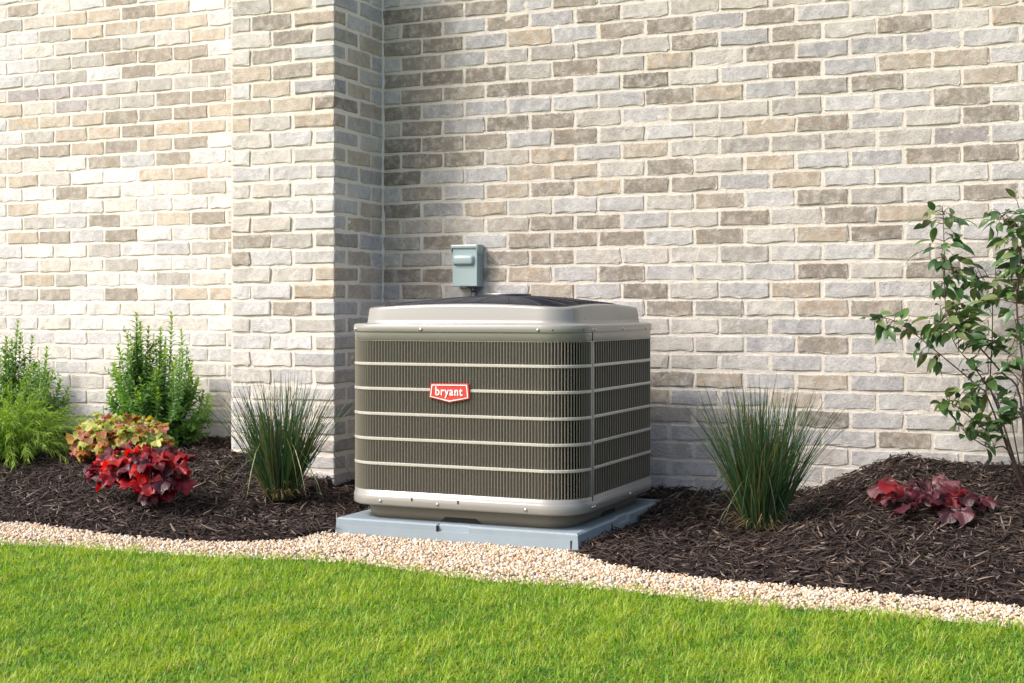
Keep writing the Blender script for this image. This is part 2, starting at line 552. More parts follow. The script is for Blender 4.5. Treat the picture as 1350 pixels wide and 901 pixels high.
def wall_section(name, label, x_lo, x_hi, light, behind=None, right_edge=None):
    t = empty(name, (x_lo, Y_WALL, 0), label, 'wall')
    off = Vector((x_lo, Y_WALL, 0))
    cand, rest = [], MB()
    for k in range(K0, K1):
        z = course_z(k)
        ph = X_PH + (L / 2 if k % 2 else 0)
        i0 = math.floor((x_lo - ph) / L) - 1
        x = ph + i0 * L
        while x < x_hi:
            a, b = max(x, x_lo), min(x + L, x_hi)
            if b - a > .03:
                cand.append(((a + b) / 2, z, b - a))
            x += L
    shown = []
    for c in cand:
        vis = in_view(c[0], Y_WALL, c[1]) and c[1] > .02
        if vis and behind and behind(c): vis = False
        (shown if vis else shown).append((vis, c))
    vis = [c for v, c in shown if v]
    # the nearest (largest in the picture) 300 are parts, the others one field
    vis.sort(key=lambda c: -c[0])
    single = set(vis[:300])
    for v, c in shown:
        x, z, w = c
        kind = mark_at((x - w / 2, Y_WALL, z - C / 2), (x + w / 2, Y_WALL, z + C / 2))
        if kind is None and not v:
            kind = BR.choice('WWWWWDTG')
        prou = BR.uniform(-.0045, -.0008)
        if c in single:
            half = w < .14
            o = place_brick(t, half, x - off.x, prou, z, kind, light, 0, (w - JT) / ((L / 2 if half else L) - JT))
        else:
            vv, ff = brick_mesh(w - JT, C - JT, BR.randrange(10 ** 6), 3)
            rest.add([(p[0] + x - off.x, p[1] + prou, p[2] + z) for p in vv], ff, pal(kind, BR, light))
    rest.obj('brick_field', M_BRICKS, t, False, 'stuff')
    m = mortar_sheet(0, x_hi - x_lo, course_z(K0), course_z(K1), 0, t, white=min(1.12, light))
    mb = MB(); mb.box(0, x_hi - x_lo, .012, .22, course_z(K0), course_z(K1)); mb.obj('wall_core', M_MORTAR, t)
    return t

def behind_unit(c):
    px, py = to_px((c[0], Y_WALL, c[1]))
    return 485 < px < 840 and py > 425

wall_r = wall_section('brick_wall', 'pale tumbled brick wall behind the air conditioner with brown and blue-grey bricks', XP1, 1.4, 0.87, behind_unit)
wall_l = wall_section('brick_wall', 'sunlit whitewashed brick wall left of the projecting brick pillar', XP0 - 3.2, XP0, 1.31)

pil = empty('brick_pillar', ((XP0 + XP1) / 2, YP, 0), 'projecting pale brick pillar between the two walls, shaded on its right side', 'pillar')
po = Vector(((XP0 + XP1) / 2, YP, 0))
for k in range(K0, K1):
    z = course_z(k)
    if z < -.06: continue
    row_a = (k % 2 == 1)                           # stretcher on the front face at the corner
    kd = lambda x0, x1: mark_at((x0, YP, z - C / 2), (x1, YP, z + C / 2))
    ks = lambda y0, y1: mark_at((XP1, y0, z - C / 2), (XP1, y1, z + C / 2))
    cells = [(0, .5), (.5, 1.5)] if row_a else [(0, 1), (1, 2)]
    for a, b in cells:
        x0, x1 = XP0 + a * L, XP0 + b * L
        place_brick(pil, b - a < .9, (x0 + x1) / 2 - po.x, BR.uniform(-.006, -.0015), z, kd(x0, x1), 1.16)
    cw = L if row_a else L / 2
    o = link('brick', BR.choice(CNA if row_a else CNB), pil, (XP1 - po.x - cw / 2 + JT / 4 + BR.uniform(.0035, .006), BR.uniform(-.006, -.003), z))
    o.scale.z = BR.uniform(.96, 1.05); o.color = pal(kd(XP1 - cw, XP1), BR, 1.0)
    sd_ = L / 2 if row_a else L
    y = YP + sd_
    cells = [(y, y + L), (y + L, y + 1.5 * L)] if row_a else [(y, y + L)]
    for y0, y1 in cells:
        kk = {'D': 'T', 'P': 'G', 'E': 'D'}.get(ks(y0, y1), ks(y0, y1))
        place_brick(pil, y1 - y0 < .15, XP1 - po.x + BR.uniform(.003, .006), (y0 + y1) / 2 - YP, z, kk, 1.25, math.pi / 2)  # fill light painted into the side-face bricks: lightened against the shade there
mortar_sheet(-1.25 * L, 1.25 * L - .001, course_z(K0), course_z(K1), 0, pil)
mortar_sheet(.001, 2 * L, course_z(K0), course_z(K1), XP1 - po.x, pil, 'y', white=1.2)  # side-face mortar lightened too, its colour offsets the shade
mb = MB()                                          # mortar fillet in the inner corner
zz_ = np.linspace(0, course_z(K1), 90)
for i, z in enumerate(zz_):
    w_ = BR.uniform(.010, .017)
    mb.v += [(XP1 - po.x + .001, 2 * L - w_, z), (XP1 - po.x + w_ * .45, 2 * L - w_ * .45, z), (XP1 - po.x + w_, 2 * L - .001, z)]
    if i: mb.f += [(3 * i - 3, 3 * i - 2, 3 * i + 1, 3 * i), (3 * i - 2, 3 * i - 1, 3 * i + 2, 3 * i + 1)]
mb.obj('corner_fillet', M_MORTAR, pil, True)
mb = MB(); mb.box(-1.25 * L, 1.25 * L - .012, .012, 2 * L + .1, course_z(K0), course_z(K1)); mb.obj('pillar_core', M_MORTAR, pil)

# ------------------------------------------------------------------ ground, beds and edges
XR, YF, WU, RU = -1.6352, 4.242, .889, .1284      # air conditioner: right face, front face, width, corner radius
PADZ = .078
PX0, PX1 = XR - WU / 2 - .4595, XR - WU / 2 + .4545
PY0, PY1 = YF + WU / 2 - .4575, YF + WU / 2 + .456

def curve(pts, z):
    w = [at_z(x, y, z) for x, y in pts]
    return np.array([p.x for p in w]), np.array([p.y for p in w])
ME = curve([(-260, 668), (-120, 676), (0, 685), (60, 689), (130, 700), (220, 709), (300, 712), (380, 710), (425, 703), (446, 694)], .03)
ME2 = curve([(757, 724), (790, 737), (850, 749), (950, 761), (1050, 769), (1150, 777), (1250, 787), (1350, 796), (1500, 810), (1700, 830)], .03)
GE = curve([(-260, 696), (-120, 704), (0, 711), (100, 714), (200, 722), (300, 728), (400, 730), (480, 735), (560, 747), (640, 758), (740, 763), (850, 773), (950, 786), (1050, 793), (1150, 799), (1250, 809), (1350, 817), (1500, 831), (1700, 850)], .02)
MX = np.concatenate([ME[0], [PX0 + .02, PX1 - .02], ME2[0]])
MY = np.concatenate([ME[1], [PY0 + .06, PY0 + .06], ME2[1]])
o_ = np.argsort(MX); MX, MY = MX[o_], MY[o_]
def mulch_front(x): return np.interp(x, MX, MY)
def lawn_edge(x): return np.interp(x, GE[0], GE[1]) + .022

WZ = [(-200, 566), (0, 566), (70, 567), (130, 570), (270, 573), (300, 576)]
wzx, wzz = [], []
for x, y in WZ:
    p = at_y(x, y, Y_WALL); wzx.append(p.x); wzz.append(p.z)
for x, y in [(335, 597), (400, 625), (438, 630), (451, 639)]:
    p = at_y(x, y, YP); wzx.append(p.x); wzz.append(p.z)
for x, y in [(700, 640), (870, 640), (950, 646), (1040, 650), (1080, 642), (1120, 623), (1151, 611), (1183, 599), (1215, 601), (1248, 606), (1283, 610), (1350, 610), (1600, 612)]:
    p = at_y(x, y, Y_WALL); wzx.append(p.x); wzz.append(p.z)
wzx, wzz = np.array(wzx), np.array(wzz)

def mulch_z(x, y):
    x = np.asarray(x, float); y = np.asarray(y, float)
    yf = mulch_front(x)
    yb = np.where((x > XP0) & (x < XP1), YP, Y_WALL)
    s = np.clip((y - yf) / (yb - yf), 0, 1.05)
    zb = np.interp(x, wzx, wzz)
    g = np.where(x > -1.3, s ** 1.15, s ** .9)
    z = .026 + (zb - .026) * g
    z += .012 * np.sin(x * 7.1 + y * 3) * np.sin(y * 9 + 1.3 * x) * s * (1 - .6 * s)
    # heaped a little at the front lip
    z += .010 * np.exp(-((s - .08) / .07) ** 2)
    # settle round the pad
    d = np.maximum(np.maximum(PX0 - x, x - PX1), np.maximum(PY0 - y, y - PY1))
    near = np.clip(1 - d / .16, 0, 1)
    lim = .042 + .012 * np.sin(y * 9)
    lim = np.where(y > PY1 - .45, lim + (y - PY1 + .45) * .055, lim)
    z = np.where((near > 0) & (z > lim), z * (1 - near) + lim * near, z)
    return z

def hit(x, y):
    """where the picture ray meets the mulch"""
    d = ray(x, y)
    for t in np.linspace(3.2, 7.2, 1600):
        if CAM_H + t * d[2] <= float(mulch_z(t * d[0], t * d[1])):
            return Vector((t * d[0], t * d[1], float(mulch_z(t * d[0], t * d[1]))))
    return at_z(x, y, .1)

mb = MB()
mb.add([(-60, -60, 0), (60, -60, 0), (60, Y_WALL + .05, 0), (-60, Y_WALL + .05, 0)], [(0, 1, 2, 3)])
tag(mb.obj('ground', M_SOIL), kind='structure')

def strip(name, f0, f1, x0, x1, nx, ny, zf, mat):
    xs = np.linspace(x0, x1, nx); u = np.linspace(0, 1, ny)
    X = np.repeat(xs[:, None], ny, 1); Yv = f0(xs)[:, None] * (1 - u) + f1(xs)[:, None] * u
    V = np.stack([X, Yv, zf(X, Yv)], -1).reshape(-1, 3)
    i = (np.arange(ny - 1)[None, :] + ny * np.arange(nx - 1)[:, None]).ravel()
    T = np.concatenate([np.stack([i, i + ny, i + ny + 1], 1), np.stack([i, i + ny + 1, i + 1], 1)])
    return tag(link(name, np_mesh(name, V, T, mat, smooth=True)), kind='structure')

X_L, X_R = -6.6, .9
strip('gravel_bed', lambda x: lawn_edge(x) - .04, lambda x: mulch_front(x) + .08, X_L, X_R, 300, 24, lambda x, y: -.006 + .015 * np.clip((y - lawn_edge(x) + .04) / .035, 0, 1), M_GRAVELBED)
strip('mulch_bed', lambda x: mulch_front(x) - .012, lambda x: np.full_like(x, Y_WALL + .01), X_L, X_R, 420, 90,
      lambda x, y: mulch_z(x, y) - .006, M_MULCHBED)

def cam_cols(P):
    r = CT * P[:, 0] + ST * P[:, 1]; f = -ST * P[:, 0] + CT * P[:, 1]
    return r / np.maximum(f, .1), f

# lawn blades
def lawn():
    n = 390000
    f = np.sqrt(rng.uniform(2.55 ** 2, 5.6 ** 2, n)); a = rng.uniform(-.48, .48, n)
    keep = rng.random(n) < np.clip((3.4 / f) ** 1.0, .5, 1)
    f, a = f[keep], a[keep]
    x = f * (a * CT - ST); y = f * (CT + a * ST)
    e = lawn_edge(x) + .006 + rng.normal(0, .014, len(x)) + .008 * np.sin(x * 31)
    k = y < e
    x, y, f = x[k], y[k], f[k]; n = len(x)
    # patchy growth
    pt = np.zeros(n); am = 0
    for fq, amp in ((4, .35), (9, .6), (20, 1.0), (42, 1.0), (80, .8)):
        for _ in range(4):
            t_ = rng.uniform(0, 2 * np.pi); k_ = fq * rng.uniform(.7, 1.3)
            pt += amp * np.sin(k_ * (np.cos(t_) * x + np.sin(t_) * y) + rng.uniform(0, 6.28))
            am += amp * amp / 2
    pt /= np.sqrt(am)
    h = rng.uniform(.012, .034, n) * np.clip(1 + .16 * pt, .6, 1.5)
    edge = (lawn_edge(x) - y) < .05
    h = np.where(edge, np.maximum(h, .020) * 1.15, h)
    w = rng.uniform(.0008, .0016, n)
    az = rng.uniform(0, 2 * np.pi, n) ; lean = rng.beta(2.2, 1.5, n) * 1.5
    curl = rng.uniform(.1, .7, n)
    d = np.stack([np.cos(az), np.sin(az)], 1)
    sdv = np.stack([-d[:, 1], d[:, 0]], 1)
    a1 = lean; a2 = lean + curl
    b = np.stack([x, y, np.zeros(n)], 1)
    m = b + np.concatenate([d * (np.sin(a1) * h * .5)[:, None], (np.cos(a1) * h * .5)[:, None]], 1)
    t = m + np.concatenate([d * (np.sin(a2) * h * .5)[:, None], (np.cos(a2) * h * .5)[:, None]], 1)
    s3 = np.concatenate([sdv, np.zeros((n, 1))], 1) * w[:, None]
    V = np.stack([b - s3, b + s3, m - s3 * .8, m + s3 * .8, t], 1).reshape(-1, 3)
    o = (np.arange(n) * 5)[:, None]
    T = np.concatenate([o + [0, 1, 3], o + [0, 3, 2], o + [2, 3, 4]], 1).reshape(-1, 3)
    base = np.array([.16, .345, .026]); yel = np.array([.40, .48, .065]); dk = np.array([.055, .17, .022]); dry = np.array([.46, .40, .15])
    q = np.clip(  .46 + .14 * pt + rng.normal(0, .26, n), 0, 1)[:, None]
    c = base * (1 - q) + yel * q
    dkm = rng.random(n) < np.clip(.14 - .10 * pt, .02, .4); c[dkm] = dk
    dm = rng.random(n) < .04; c[dm] = dry
    c *= rng.uniform(.8, 1.2, (n, 1))
    me = np_mesh('lawn_grass', V, T, M_GRASS, np.repeat(c, 5, 0))
    tag(link('lawn_grass', me), 'bright green mown lawn grass along the bottom of the picture', 'grass', kind='stuff')
lawn()

# mulch chips
def chips():
    n = 74000
    x = rng.uniform(X_L + .6, X_R - .3, n); y = rng.uniform(3.2, Y_WALL - .01, n)
    k = (y > mulch_front(x) + rng.normal(0, .010, n) - .10 * rng.random(n) * (rng.random(n) < .012)) & ~((x > PX0 - .005) & (x < PX1 + .005) & (y > PY0) & (y < PY1 + .005))
    k &= ~((x > XP0) & (x < XP1) & (y > YP - .008))
    P = np.stack([x, y], 1); a, f = cam_cols(P)
    k &= np.abs(a) < .50
    x, y = x[k], y[k]; n = len(x)
    z = mulch_z(x, y)
    ln = np.clip(rng.lognormal(-3.65, .6, n), .008, .085) ; wd = ln * rng.uniform(.10, .26, n) * np.clip(.03 / ln, .5, 1.1); wd = np.clip(wd * 1.2, .002, .011)
    th = wd * rng.uniform(.35, .75, n)
    az = rng.uniform(0, 2 * np.pi, n); pi = rng.normal(0, .30, n)
    # surface slope
    e = .01
    gx = (mulch_z(x + e, y) - mulch_z(x - e, y)) / (2 * e); gy = (mulch_z(x, y + e) - mulch_z(x, y - e)) / (2 * e)
    u = np.stack([np.cos(az) * np.cos(pi), np.sin(az) * np.cos(pi), np.sin(pi) + np.cos(az) * gx + np.sin(az) * gy], 1)
    u /= np.linalg.norm(u, axis=1, keepdims=True)
    up = np.stack([-gx + rng.normal(0, .35, n), -gy + rng.normal(0, .35, n), np.ones(n)], 1)
    v = np.cross(up, u); v /= np.linalg.norm(v, axis=1, keepdims=True)
    w = np.cross(u, v)
    ctr = np.stack([x, y, z + rng.uniform(-.004, .009, n)], 1)
    onp = y < mulch_front(x) - .02; ctr[onp, 2] = .024
    Vs = []
    for su, tap in ((-1, .45), (-.2, 1.), (1, .35)):
        bend = rng.normal(0, .05, n) * ln
        p = ctr + u * (ln * .5 * su)[:, None] + v * bend[:, None]
        for sv, sw in ((-1, -1), (1, -.7), (.1, 1)):
            Vs.append(p + v * (wd * .5 * sv * tap)[:, None] + w * (th * .5 * sw * tap)[:, None])
    V = np.stack(Vs, 1).reshape(-1, 3)
    o = (np.arange(n) * 9)[:, None]
    fs = []
    for i in (0, 3):
        for a_, b_ in ((0, 1), (1, 2), (2, 0)):
            fs += [o + [i + a_, i + b_, i + b_ + 3], o + [i + a_, i + b_ + 3, i + a_ + 3]]
    T = np.concatenate(fs, 1).reshape(-1, 3)
    q = rng.random(n)[:, None]
    c = np.array([.020, .0115, .008]) * (1 - q) + np.array([.062, .038, .027]) * q
    lt = rng.random(n) < .13
    c[lt] = np.array([.19, .14, .11]) * rng.uniform(.6, 1.25, (lt.sum(), 1))
    me = np_mesh('wood_mulch', V, T, M_CHIP, np.repeat(c, 9, 0))
    tag(link('wood_mulch', me), 'dark brown shredded wood mulch covering the planting beds', 'mulch', kind='stuff')
chips()

# pebbles of the border
def ico():
    t = (1 + 5 ** .5) / 2
    v = [(-1, t, 0), (1, t, 0), (-1, -t, 0), (1, -t, 0), (0, -1, t), (0, 1, t), (0, -1, -t), (0, 1, -t), (t, 0, -1), (t, 0, 1), (-t, 0, -1), (-t, 0, 1)]
    f = [(0, 11, 5), (0, 5, 1), (0, 1, 7), (0, 7, 10), (0, 10, 11), (1, 5, 9), (5, 11, 4), (11, 10, 2), (10, 7, 6), (7, 1, 8), (3, 9, 4), (3, 4, 2), (3, 2, 6), (3, 6, 8), (3, 8, 9), (4, 9, 5), (2, 4, 11), (6, 2, 10), (8, 6, 7), (9, 8, 1)]
    v = [Vector(p).normalized() for p in v]
    mid = {}
    f2 = []
    def m(a, b):
        k = (min(a, b), max(a, b))
        if k not in mid:
            v.append(((v[a] + v[b]) / 2).normalized()); mid[k] = len(v) - 1
        return mid[k]
    for a, b, c in f:
        ab, bc, ca = m(a, b), m(b, c), m(c, a)
        f2 += [(a, ab, ca), (b, bc, ab), (c, ca, bc), (ab, bc, ca)]
    return np.array([tuple(p) for p in v]), np.array(f2)
def gravel():
    IV, IF = ico()
    IF = IF[IV[IF][:, :, 2].mean(1) > -.45]       # the buried undersides are left off
    var = []
    for i in range(8):
        v = IV * (1 + rng.normal(0, .10, (len(IV), 1)))
        for _ in range(4):                          # knock flats into it
            nrm = rng.normal(0, 1, 3); nrm /= np.linalg.norm(nrm)
            dd = v @ nrm; lim = rng.uniform(.55, .8)
            v = v - np.outer(np.maximum(dd - lim, 0), nrm)
        var.append(v)
    n = 420000
    x = rng.uniform(X_L + .7, X_R - .35, n); y = lawn_edge(x) + rng.uniform(-.05, .55, n)
    k = (y > lawn_edge(x) - .035 + rng.normal(0, .008, n)) & (y < mulch_front(x) + rng.normal(.004, .007, n) + .05 * (rng.random(n) < .02))
    k &= ~((x > PX0) & (x < PX1) & (y > PY0 - .003))
    a, f = cam_cols(np.stack([x, y], 1)); k &= np.abs(a) < .47
    x, y = x[k], y[k]; n = min(len(x), 24000)
    x, y = x[:n], y[:n]
    lay = rng.random(n)
    r = rng.uniform(.0032, .0067, n)
    heap = np.clip((y - lawn_edge(x) + .03) / .07, 0, 1)
    z = .003 + heap * (.010 + lay * .012)
    Vs, Ts, Cs = [], [], []
    for i in range(8):
        idx = np.arange(n)[np.arange(n) % 8 == i]
        mN = len(idx)
        ang = rng.uniform(0, 2 * np.pi, mN); sc = rng.uniform(.7, 1.15, (mN, 3)) * r[idx][:, None]; sc[:, 2] *= .85
        v = var[i][None] * sc[:, None, :]
        ca, sa = np.cos(ang)[:, None], np.sin(ang)[:, None]
        til = rng.normal(0, .5, mN)[:, None]
        X1 = v[..., 0] * ca - v[..., 1] * sa; Y1 = v[..., 0] * sa + v[..., 1] * ca; Z1 = v[..., 2] + X1 * til * .5
        P = np.stack([X1 + x[idx][:, None], Y1 + y[idx][:, None], Z1 + z[idx][:, None]], -1)
        o = sum(len(q) for q in Vs)
        Vs.append(P.reshape(-1, 3))
        Ts.append((IF[None] + (np.arange(mN) * len(IV))[:, None, None] + o).reshape(-1, 3))
        q = rng.random((mN, 1)); q2 = rng.random((mN, 1))
        c = np.array([.60, .45, .30]) * (1 - q) + np.array([.72, .61, .46]) * q
        c = np.where(q2 < .16, np.array([.60, .38, .22]), c); c = np.where(q2 > .86, np.array([.78, .72, .65]), c)
        c = c * rng.uniform(.85, 1.08, (mN, 1))
        Cs.append(np.repeat(c, len(IV), 0))
    me = np_mesh('pebble_gravel', np.concatenate(Vs), np.concatenate(Ts), M_PEBBLE, np.concatenate(Cs), smooth=True)
    tag(link('pebble_gravel', me), 'pale pink and cream pebble gravel border between the lawn and the mulch', 'gravel', kind='stuff')
gravel()

# ------------------------------------------------------------------ equipment pad
def build_pad():
    t = empty('equipment_pad', ((PX0 + PX1) / 2, (PY0 + PY1) / 2, 0), 'blue-grey plastic equipment pad lying under the air conditioner', 'pad')
    ox, oy = (PX0 + PX1) / 2, (PY0 + PY1) / 2
    a, b = (PX1 - PX0) / 2, (PY1 - PY0) / 2
    mb = MB()
    # outline with a shallow notch in the middle of every side, swept through a small bevel
    def outline(ins, notch):
        pts = []
        for q, (h, w) in enumerate(((b, a), (a, b), (b, a), (a, b))):
            seq = [(-w + ins, -h + ins)]
            if notch > 0:
                seq += [(-.062, -h + ins), (-.055, -h + ins + notch), (.055, -h + ins + notch), (.062, -h + ins)]
            else:
                seq += [(-.062, -h + ins), (-.055, -h + ins), (.055, -h + ins), (.062, -h + ins)]
            c, s = [(1, 0), (0, 1), (-1, 0), (0, -1)][q]
            for x, y in seq:
                pts.append((x * c - y * s, x * s + y * c))
        return pts
    prof = [(-.004, 0.003, 0), (0, PADZ - .026, 0), (.0003, PADZ - .024, .010), (.001, PADZ - .006, .011), (.007, PADZ - .0005, .011), (.012, PADZ, .011)]
    rings = [[(x, y, z) for x, y in outline(i, nt)] for i, z, nt in prof]
    n = len(rings[0])
    vs = [p for r in rings for p in r]
    fs = []
    for k in range(len(rings) - 1):
        for i in range(n):
            fs.append((k * n + i, k * n + (i + 1) % n, (k + 1) * n + (i + 1) % n, (k + 1) * n + i))
    fs.append(tuple((len(rings) - 1) * n + i for i in range(n)))
    mb.add(vs, fs)
    mb.obj('slab', M_PAD, t)
    # faint moulded ribs on the faces
    rb = MB()
    for i in range(-8, 9):
        if abs(i) < 2: continue
        x = i * .052
        rb.box(x - .0008, x + .0008, -b - .0005, -b + .004, .005, PADZ - .026)
        rb.box(a - .004, a + .0005, x - .0008, x + .0008, .005, PADZ - .026)
    rb.obj('mould_ribs', M_PAD, t, kind='stuff')
    sl = MB()
    sl.box(a - .026, a - .021, -b - .0022, -b + .01, .012, PADZ - .024)
    sl.obj('drain_slot', M_DARK, t)
    sl = MB()
    sl.box(-.060, -.0565, -b - .0022, -b + .01, PADZ - .024, PADZ - .007)
    sl.obj('drain_slot', M_DARK, t)
build_pad()

# ------------------------------------------------------------------ air conditioner
def rrect(w, d, r, n=10, arch=0):
    """rounded rectangle, centred, counter-clockwise from the front left"""
    pts = []
    for cx, cy, a0 in ((-w / 2 + r, -d / 2 + r, 180), (w / 2 - r, -d / 2 + r, 270), (w / 2 - r, d / 2 - r, 0), (-w / 2 + r, d / 2 - r, 90)):
        for i in range(n + 1):
            t = math.radians(a0 + 90 * i / n)
            pts.append((cx + r * math.cos(t), cy + r * math.sin(t)))
    return pts

def dense(pts, n):
    """same outline resampled to n points by length"""
    P = np.array(pts + [pts[0]]); s = np.r_[0, np.cumsum(np.linalg.norm(np.diff(P, axis=0), axis=1))]
    q = np.linspace(0, s[-1], n, endpoint=False)
    return list(zip(np.interp(q, s, P[:, 0]), np.interp(q, s, P[:, 1])))

def loft(mb, rings, cap_top=False, cap_bot=False):
    n = len(rings[0]); fs = []
    for k in range(len(rings) - 1):
        for i in range(n):
            j = (i + 1) % n
            fs.append((k * n + i, k * n + j, (k + 1) * n + j, (k + 1) * n + i))
    if cap_top: fs.append(tuple((len(rings) - 1) * n + i for i in range(n)))
    if cap_bot: fs.append(tuple(range(n - 1, -1, -1)))
    mb.add([p for r in rings for p in r], fs)

def band(prof, w=WU, r=RU, n=10):
    """ring swept round the body: prof = [(inset, z), ...]"""
    return [[(x, y, z) for x, y in rrect(w - 2 * i, w - 2 * i, max(r - i, .02), n)] for i, z in prof]

CXU, CYU = XR - WU / 2, YF + WU / 2
def path(s):
    """point and outward normal at arc length s from the left end of the front face"""
    fl = WU - 2 * RU; ac = RU * math.pi / 2; per = 4 * (fl + ac)
    s = s % per
    k = int(s // (fl + ac)); u = s - k * (fl + ac)
    h = WU / 2
    if u < fl: p, nn = (-fl / 2 + u, -h), (0, -1)
    else:
        a = (u - fl) / RU
        p, nn = (fl / 2 + RU * math.sin(a), -h + RU - RU * math.cos(a)), (math.sin(a), -math.cos(a))
    c, sn = [(1, 0), (0, 1), (-1, 0), (0, -1)][k]
    return (p[0] * c - p[1] * sn, p[0] * sn + p[1] * c), (nn[0] * c - nn[1] * sn, nn[0] * sn + nn[1] * c)

def pp(s, depth, z):
    p, n = path(s)
    return (p[0] - n[0] * depth, p[1] - n[1] * depth, z)

Z_PANB, Z_BB, Z_CR, Z_LB, Z_LT, Z_RB, Z_RT = PADZ + .0005, .128, .160, .181, .7034, .7335, .762
RAILS = [.6215, .535, .4475, .3605, .2738]
AC = empty('air_conditioner', (CXU, CYU, PADZ), 'putty beige outdoor air conditioner with louvered sides standing on the grey pad', 'air conditioner')
OZ = -PADZ                                        # children use heights above the pad
def shift(mb):
    mb.v = [(x, y, z + OZ) for x, y, z in mb.v]; return mb

def build_ac():
    fl = WU - 2 * RU; ac = RU * math.pi / 2; side = fl + ac
    # base pan with drain slots
    mb = MB(); loft(mb, band([(.052, Z_PANB), (.046, Z_PANB + .02), (.040, Z_BB - .001), (.02, Z_BB + .004)], r=.15), False, True)
    shift(mb).obj('base_pan', M_PAN, AC, True)
    for q in range(2):
        c, sn = ((1, 0), (0, 1))[q]
        h = WU / 2 - .050
        pts = [(-.075, -h - .003, .0015), (.075, -h - .003, .0015), (.055, -h - .003, .021), (-.055, -h - .003, .021)]
        vs = [(x * c - y * sn, x * sn + y * c, z) for x, y, z in pts] + [(x * c - (y + .03) * sn, x * sn + (y + .03) * c, z) for x, y, z in pts]
        mb = MB(); mb.add(vs, [(0, 1, 2, 3), (4, 7, 6, 5), (0, 4, 5, 1), (1, 5, 6, 2), (2, 6, 7, 3), (3, 7, 4, 0)])
        mb.obj('drain_opening', M_DARK, AC)
    # lower band with its crease
    mb = MB(); loft(mb, band([(.012, Z_BB + .001), (-.0015, Z_BB), (-.004, Z_BB + .006), (-.004, Z_CR - .001), (-.0015, Z_CR + .003), (0, Z_CR + .005), (0, Z_LB - .0012), (.003, Z_LB), (.022, Z_LB)]))
    shift(mb).obj('lower_band', M_PAINT, AC, True)
    # upper band
    mb = MB(); loft(mb, band([(.022, Z_LT), (.003, Z_LT), (0, Z_LT + .0012), (0, Z_RB + .004)]))
    shift(mb).obj('upper_band', M_PAINT, AC, True)
    # rim of the lid
    mb = MB(); loft(mb, band([(.01, Z_RB + .001), (-.003, Z_RB), (-.0045, Z_RB + .002), (-.0045, Z_RT - .007), (-.001, Z_RT - .002), (.006, Z_RT), (.05, Z_RT + .003), (.07, Z_RT + .003)]))
    shift(mb).obj('lid_rim', M_PAINT, AC, True)
    # lid: sloping collar whose top edge is bowed on every side
    N = 160
    def arch_z(x, y, h):
        q = max(abs(x), abs(y)) / h
        t = (min(abs(x), abs(y)) / h)
        return .0155 * max(0, 1 - t * t)
    def lidring(ins, z, bow, r):
        w = WU - 2 * ins
        return [(x, y, z + bow * arch_z(x, y, w / 2)) for x, y in dense(rrect(w, w, r, 12), N)]
    mb = MB()
    loft(mb, [lidring(.034, Z_RT + .001, 0, .11), lidring(.039, Z_RT + .005, 0, .105), lidring(.041, Z_RT + .014, .1, .10), lidring(.046, .806, .9, .095),
              lidring(.048, .812, 1, .092), lidring(.054, .8158, 1, .088), lidring(.066, .8162, 1, .08), lidring(.08, .812, 1, .075)])
    shift(mb).obj('lid_collar', M_PAINT, AC, True)
    # dark domed fan guard
    def gring(f, z):
        base = lidring(.070, .8155, 1, .08)
        return [(x * f, y * f, zz * (f ** 1.0) + (1 - f) * z + .03 * f * (1 - f)) for x, y, zz in base]
    mb = MB(); loft(mb, [gring(f, .862) for f in (1, .97, .9, .8, .7, .6, .5, .4, .3, .2)], True)
    shift(mb).obj('fan_guard', M_GUARD, AC, True)
    mb = MB()
    for k in range(1, 17):                        # concentric wires of the guard
        f = .2 + k * .046
        ring = gring(f, .862)
        pts = [(x, y, z + .0012) for x, y, z in ring[::4]]
        pts.append(pts[0])
        mb.tube(pts, .0016, 4)
    for k in range(24):
        a = k * N // 24
        pts = [(gring(f, .862)[a][0], gring(f, .862)[a][1], gring(f, .862)[a][2] + .002) for f in (.2, .4, .6, .8, .96)]
        mb.tube(pts, .0018, 4)
    shift(mb).obj('guard_wires', M_GUARD, AC, True)
    # motor cap with a pale rim
    def disc(rr): return [[(r * math.cos(2 * math.pi * i / 40), r * math.sin(2 * math.pi * i / 40), z) for i in range(40)] for r, z in rr]
    mb = MB(); loft(mb, disc([(.088, .852), (.088, .8665), (.084, .8695), (.07, .8702)]), True)
    shift(mb).obj('motor_cap', M_GUARD, AC, True)
    mb = MB(); loft(mb, disc([(.0885, .8668), (.0895, .868), (.0885, .8700), (.083, .8706), (.081, .8700)]))
    shift(mb).obj('cap_ring', M_STEEL, AC, True)
    # coil seen between the louvers
    mb = MB(); loft(mb, band([(.034, Z_LB - .004), (.034, Z_LT + .004)], r=RU - .002), True, True)
    shift(mb).obj('coil', M_COIL, AC, True)
    mb = MB()
    for k in range(52):                           # coil fins rows
        z = Z_LB + .005 + k * .0100
        loft(mb, band([(.034, z), (.0325, z + .0012), (.0325, z + .0028), (.034, z + .004)], r=RU - .002, n=5))
    shift(mb).obj('coil_rows', mat_plain('coil_grey', (.05, .052, .055), .5, .4), AC, True)

    # louver panels: the front wraps round both front corners, the others are flat
    pitch = .01135
    s_seam = fl + ac + .022                       # seam on the right side, just behind the corner
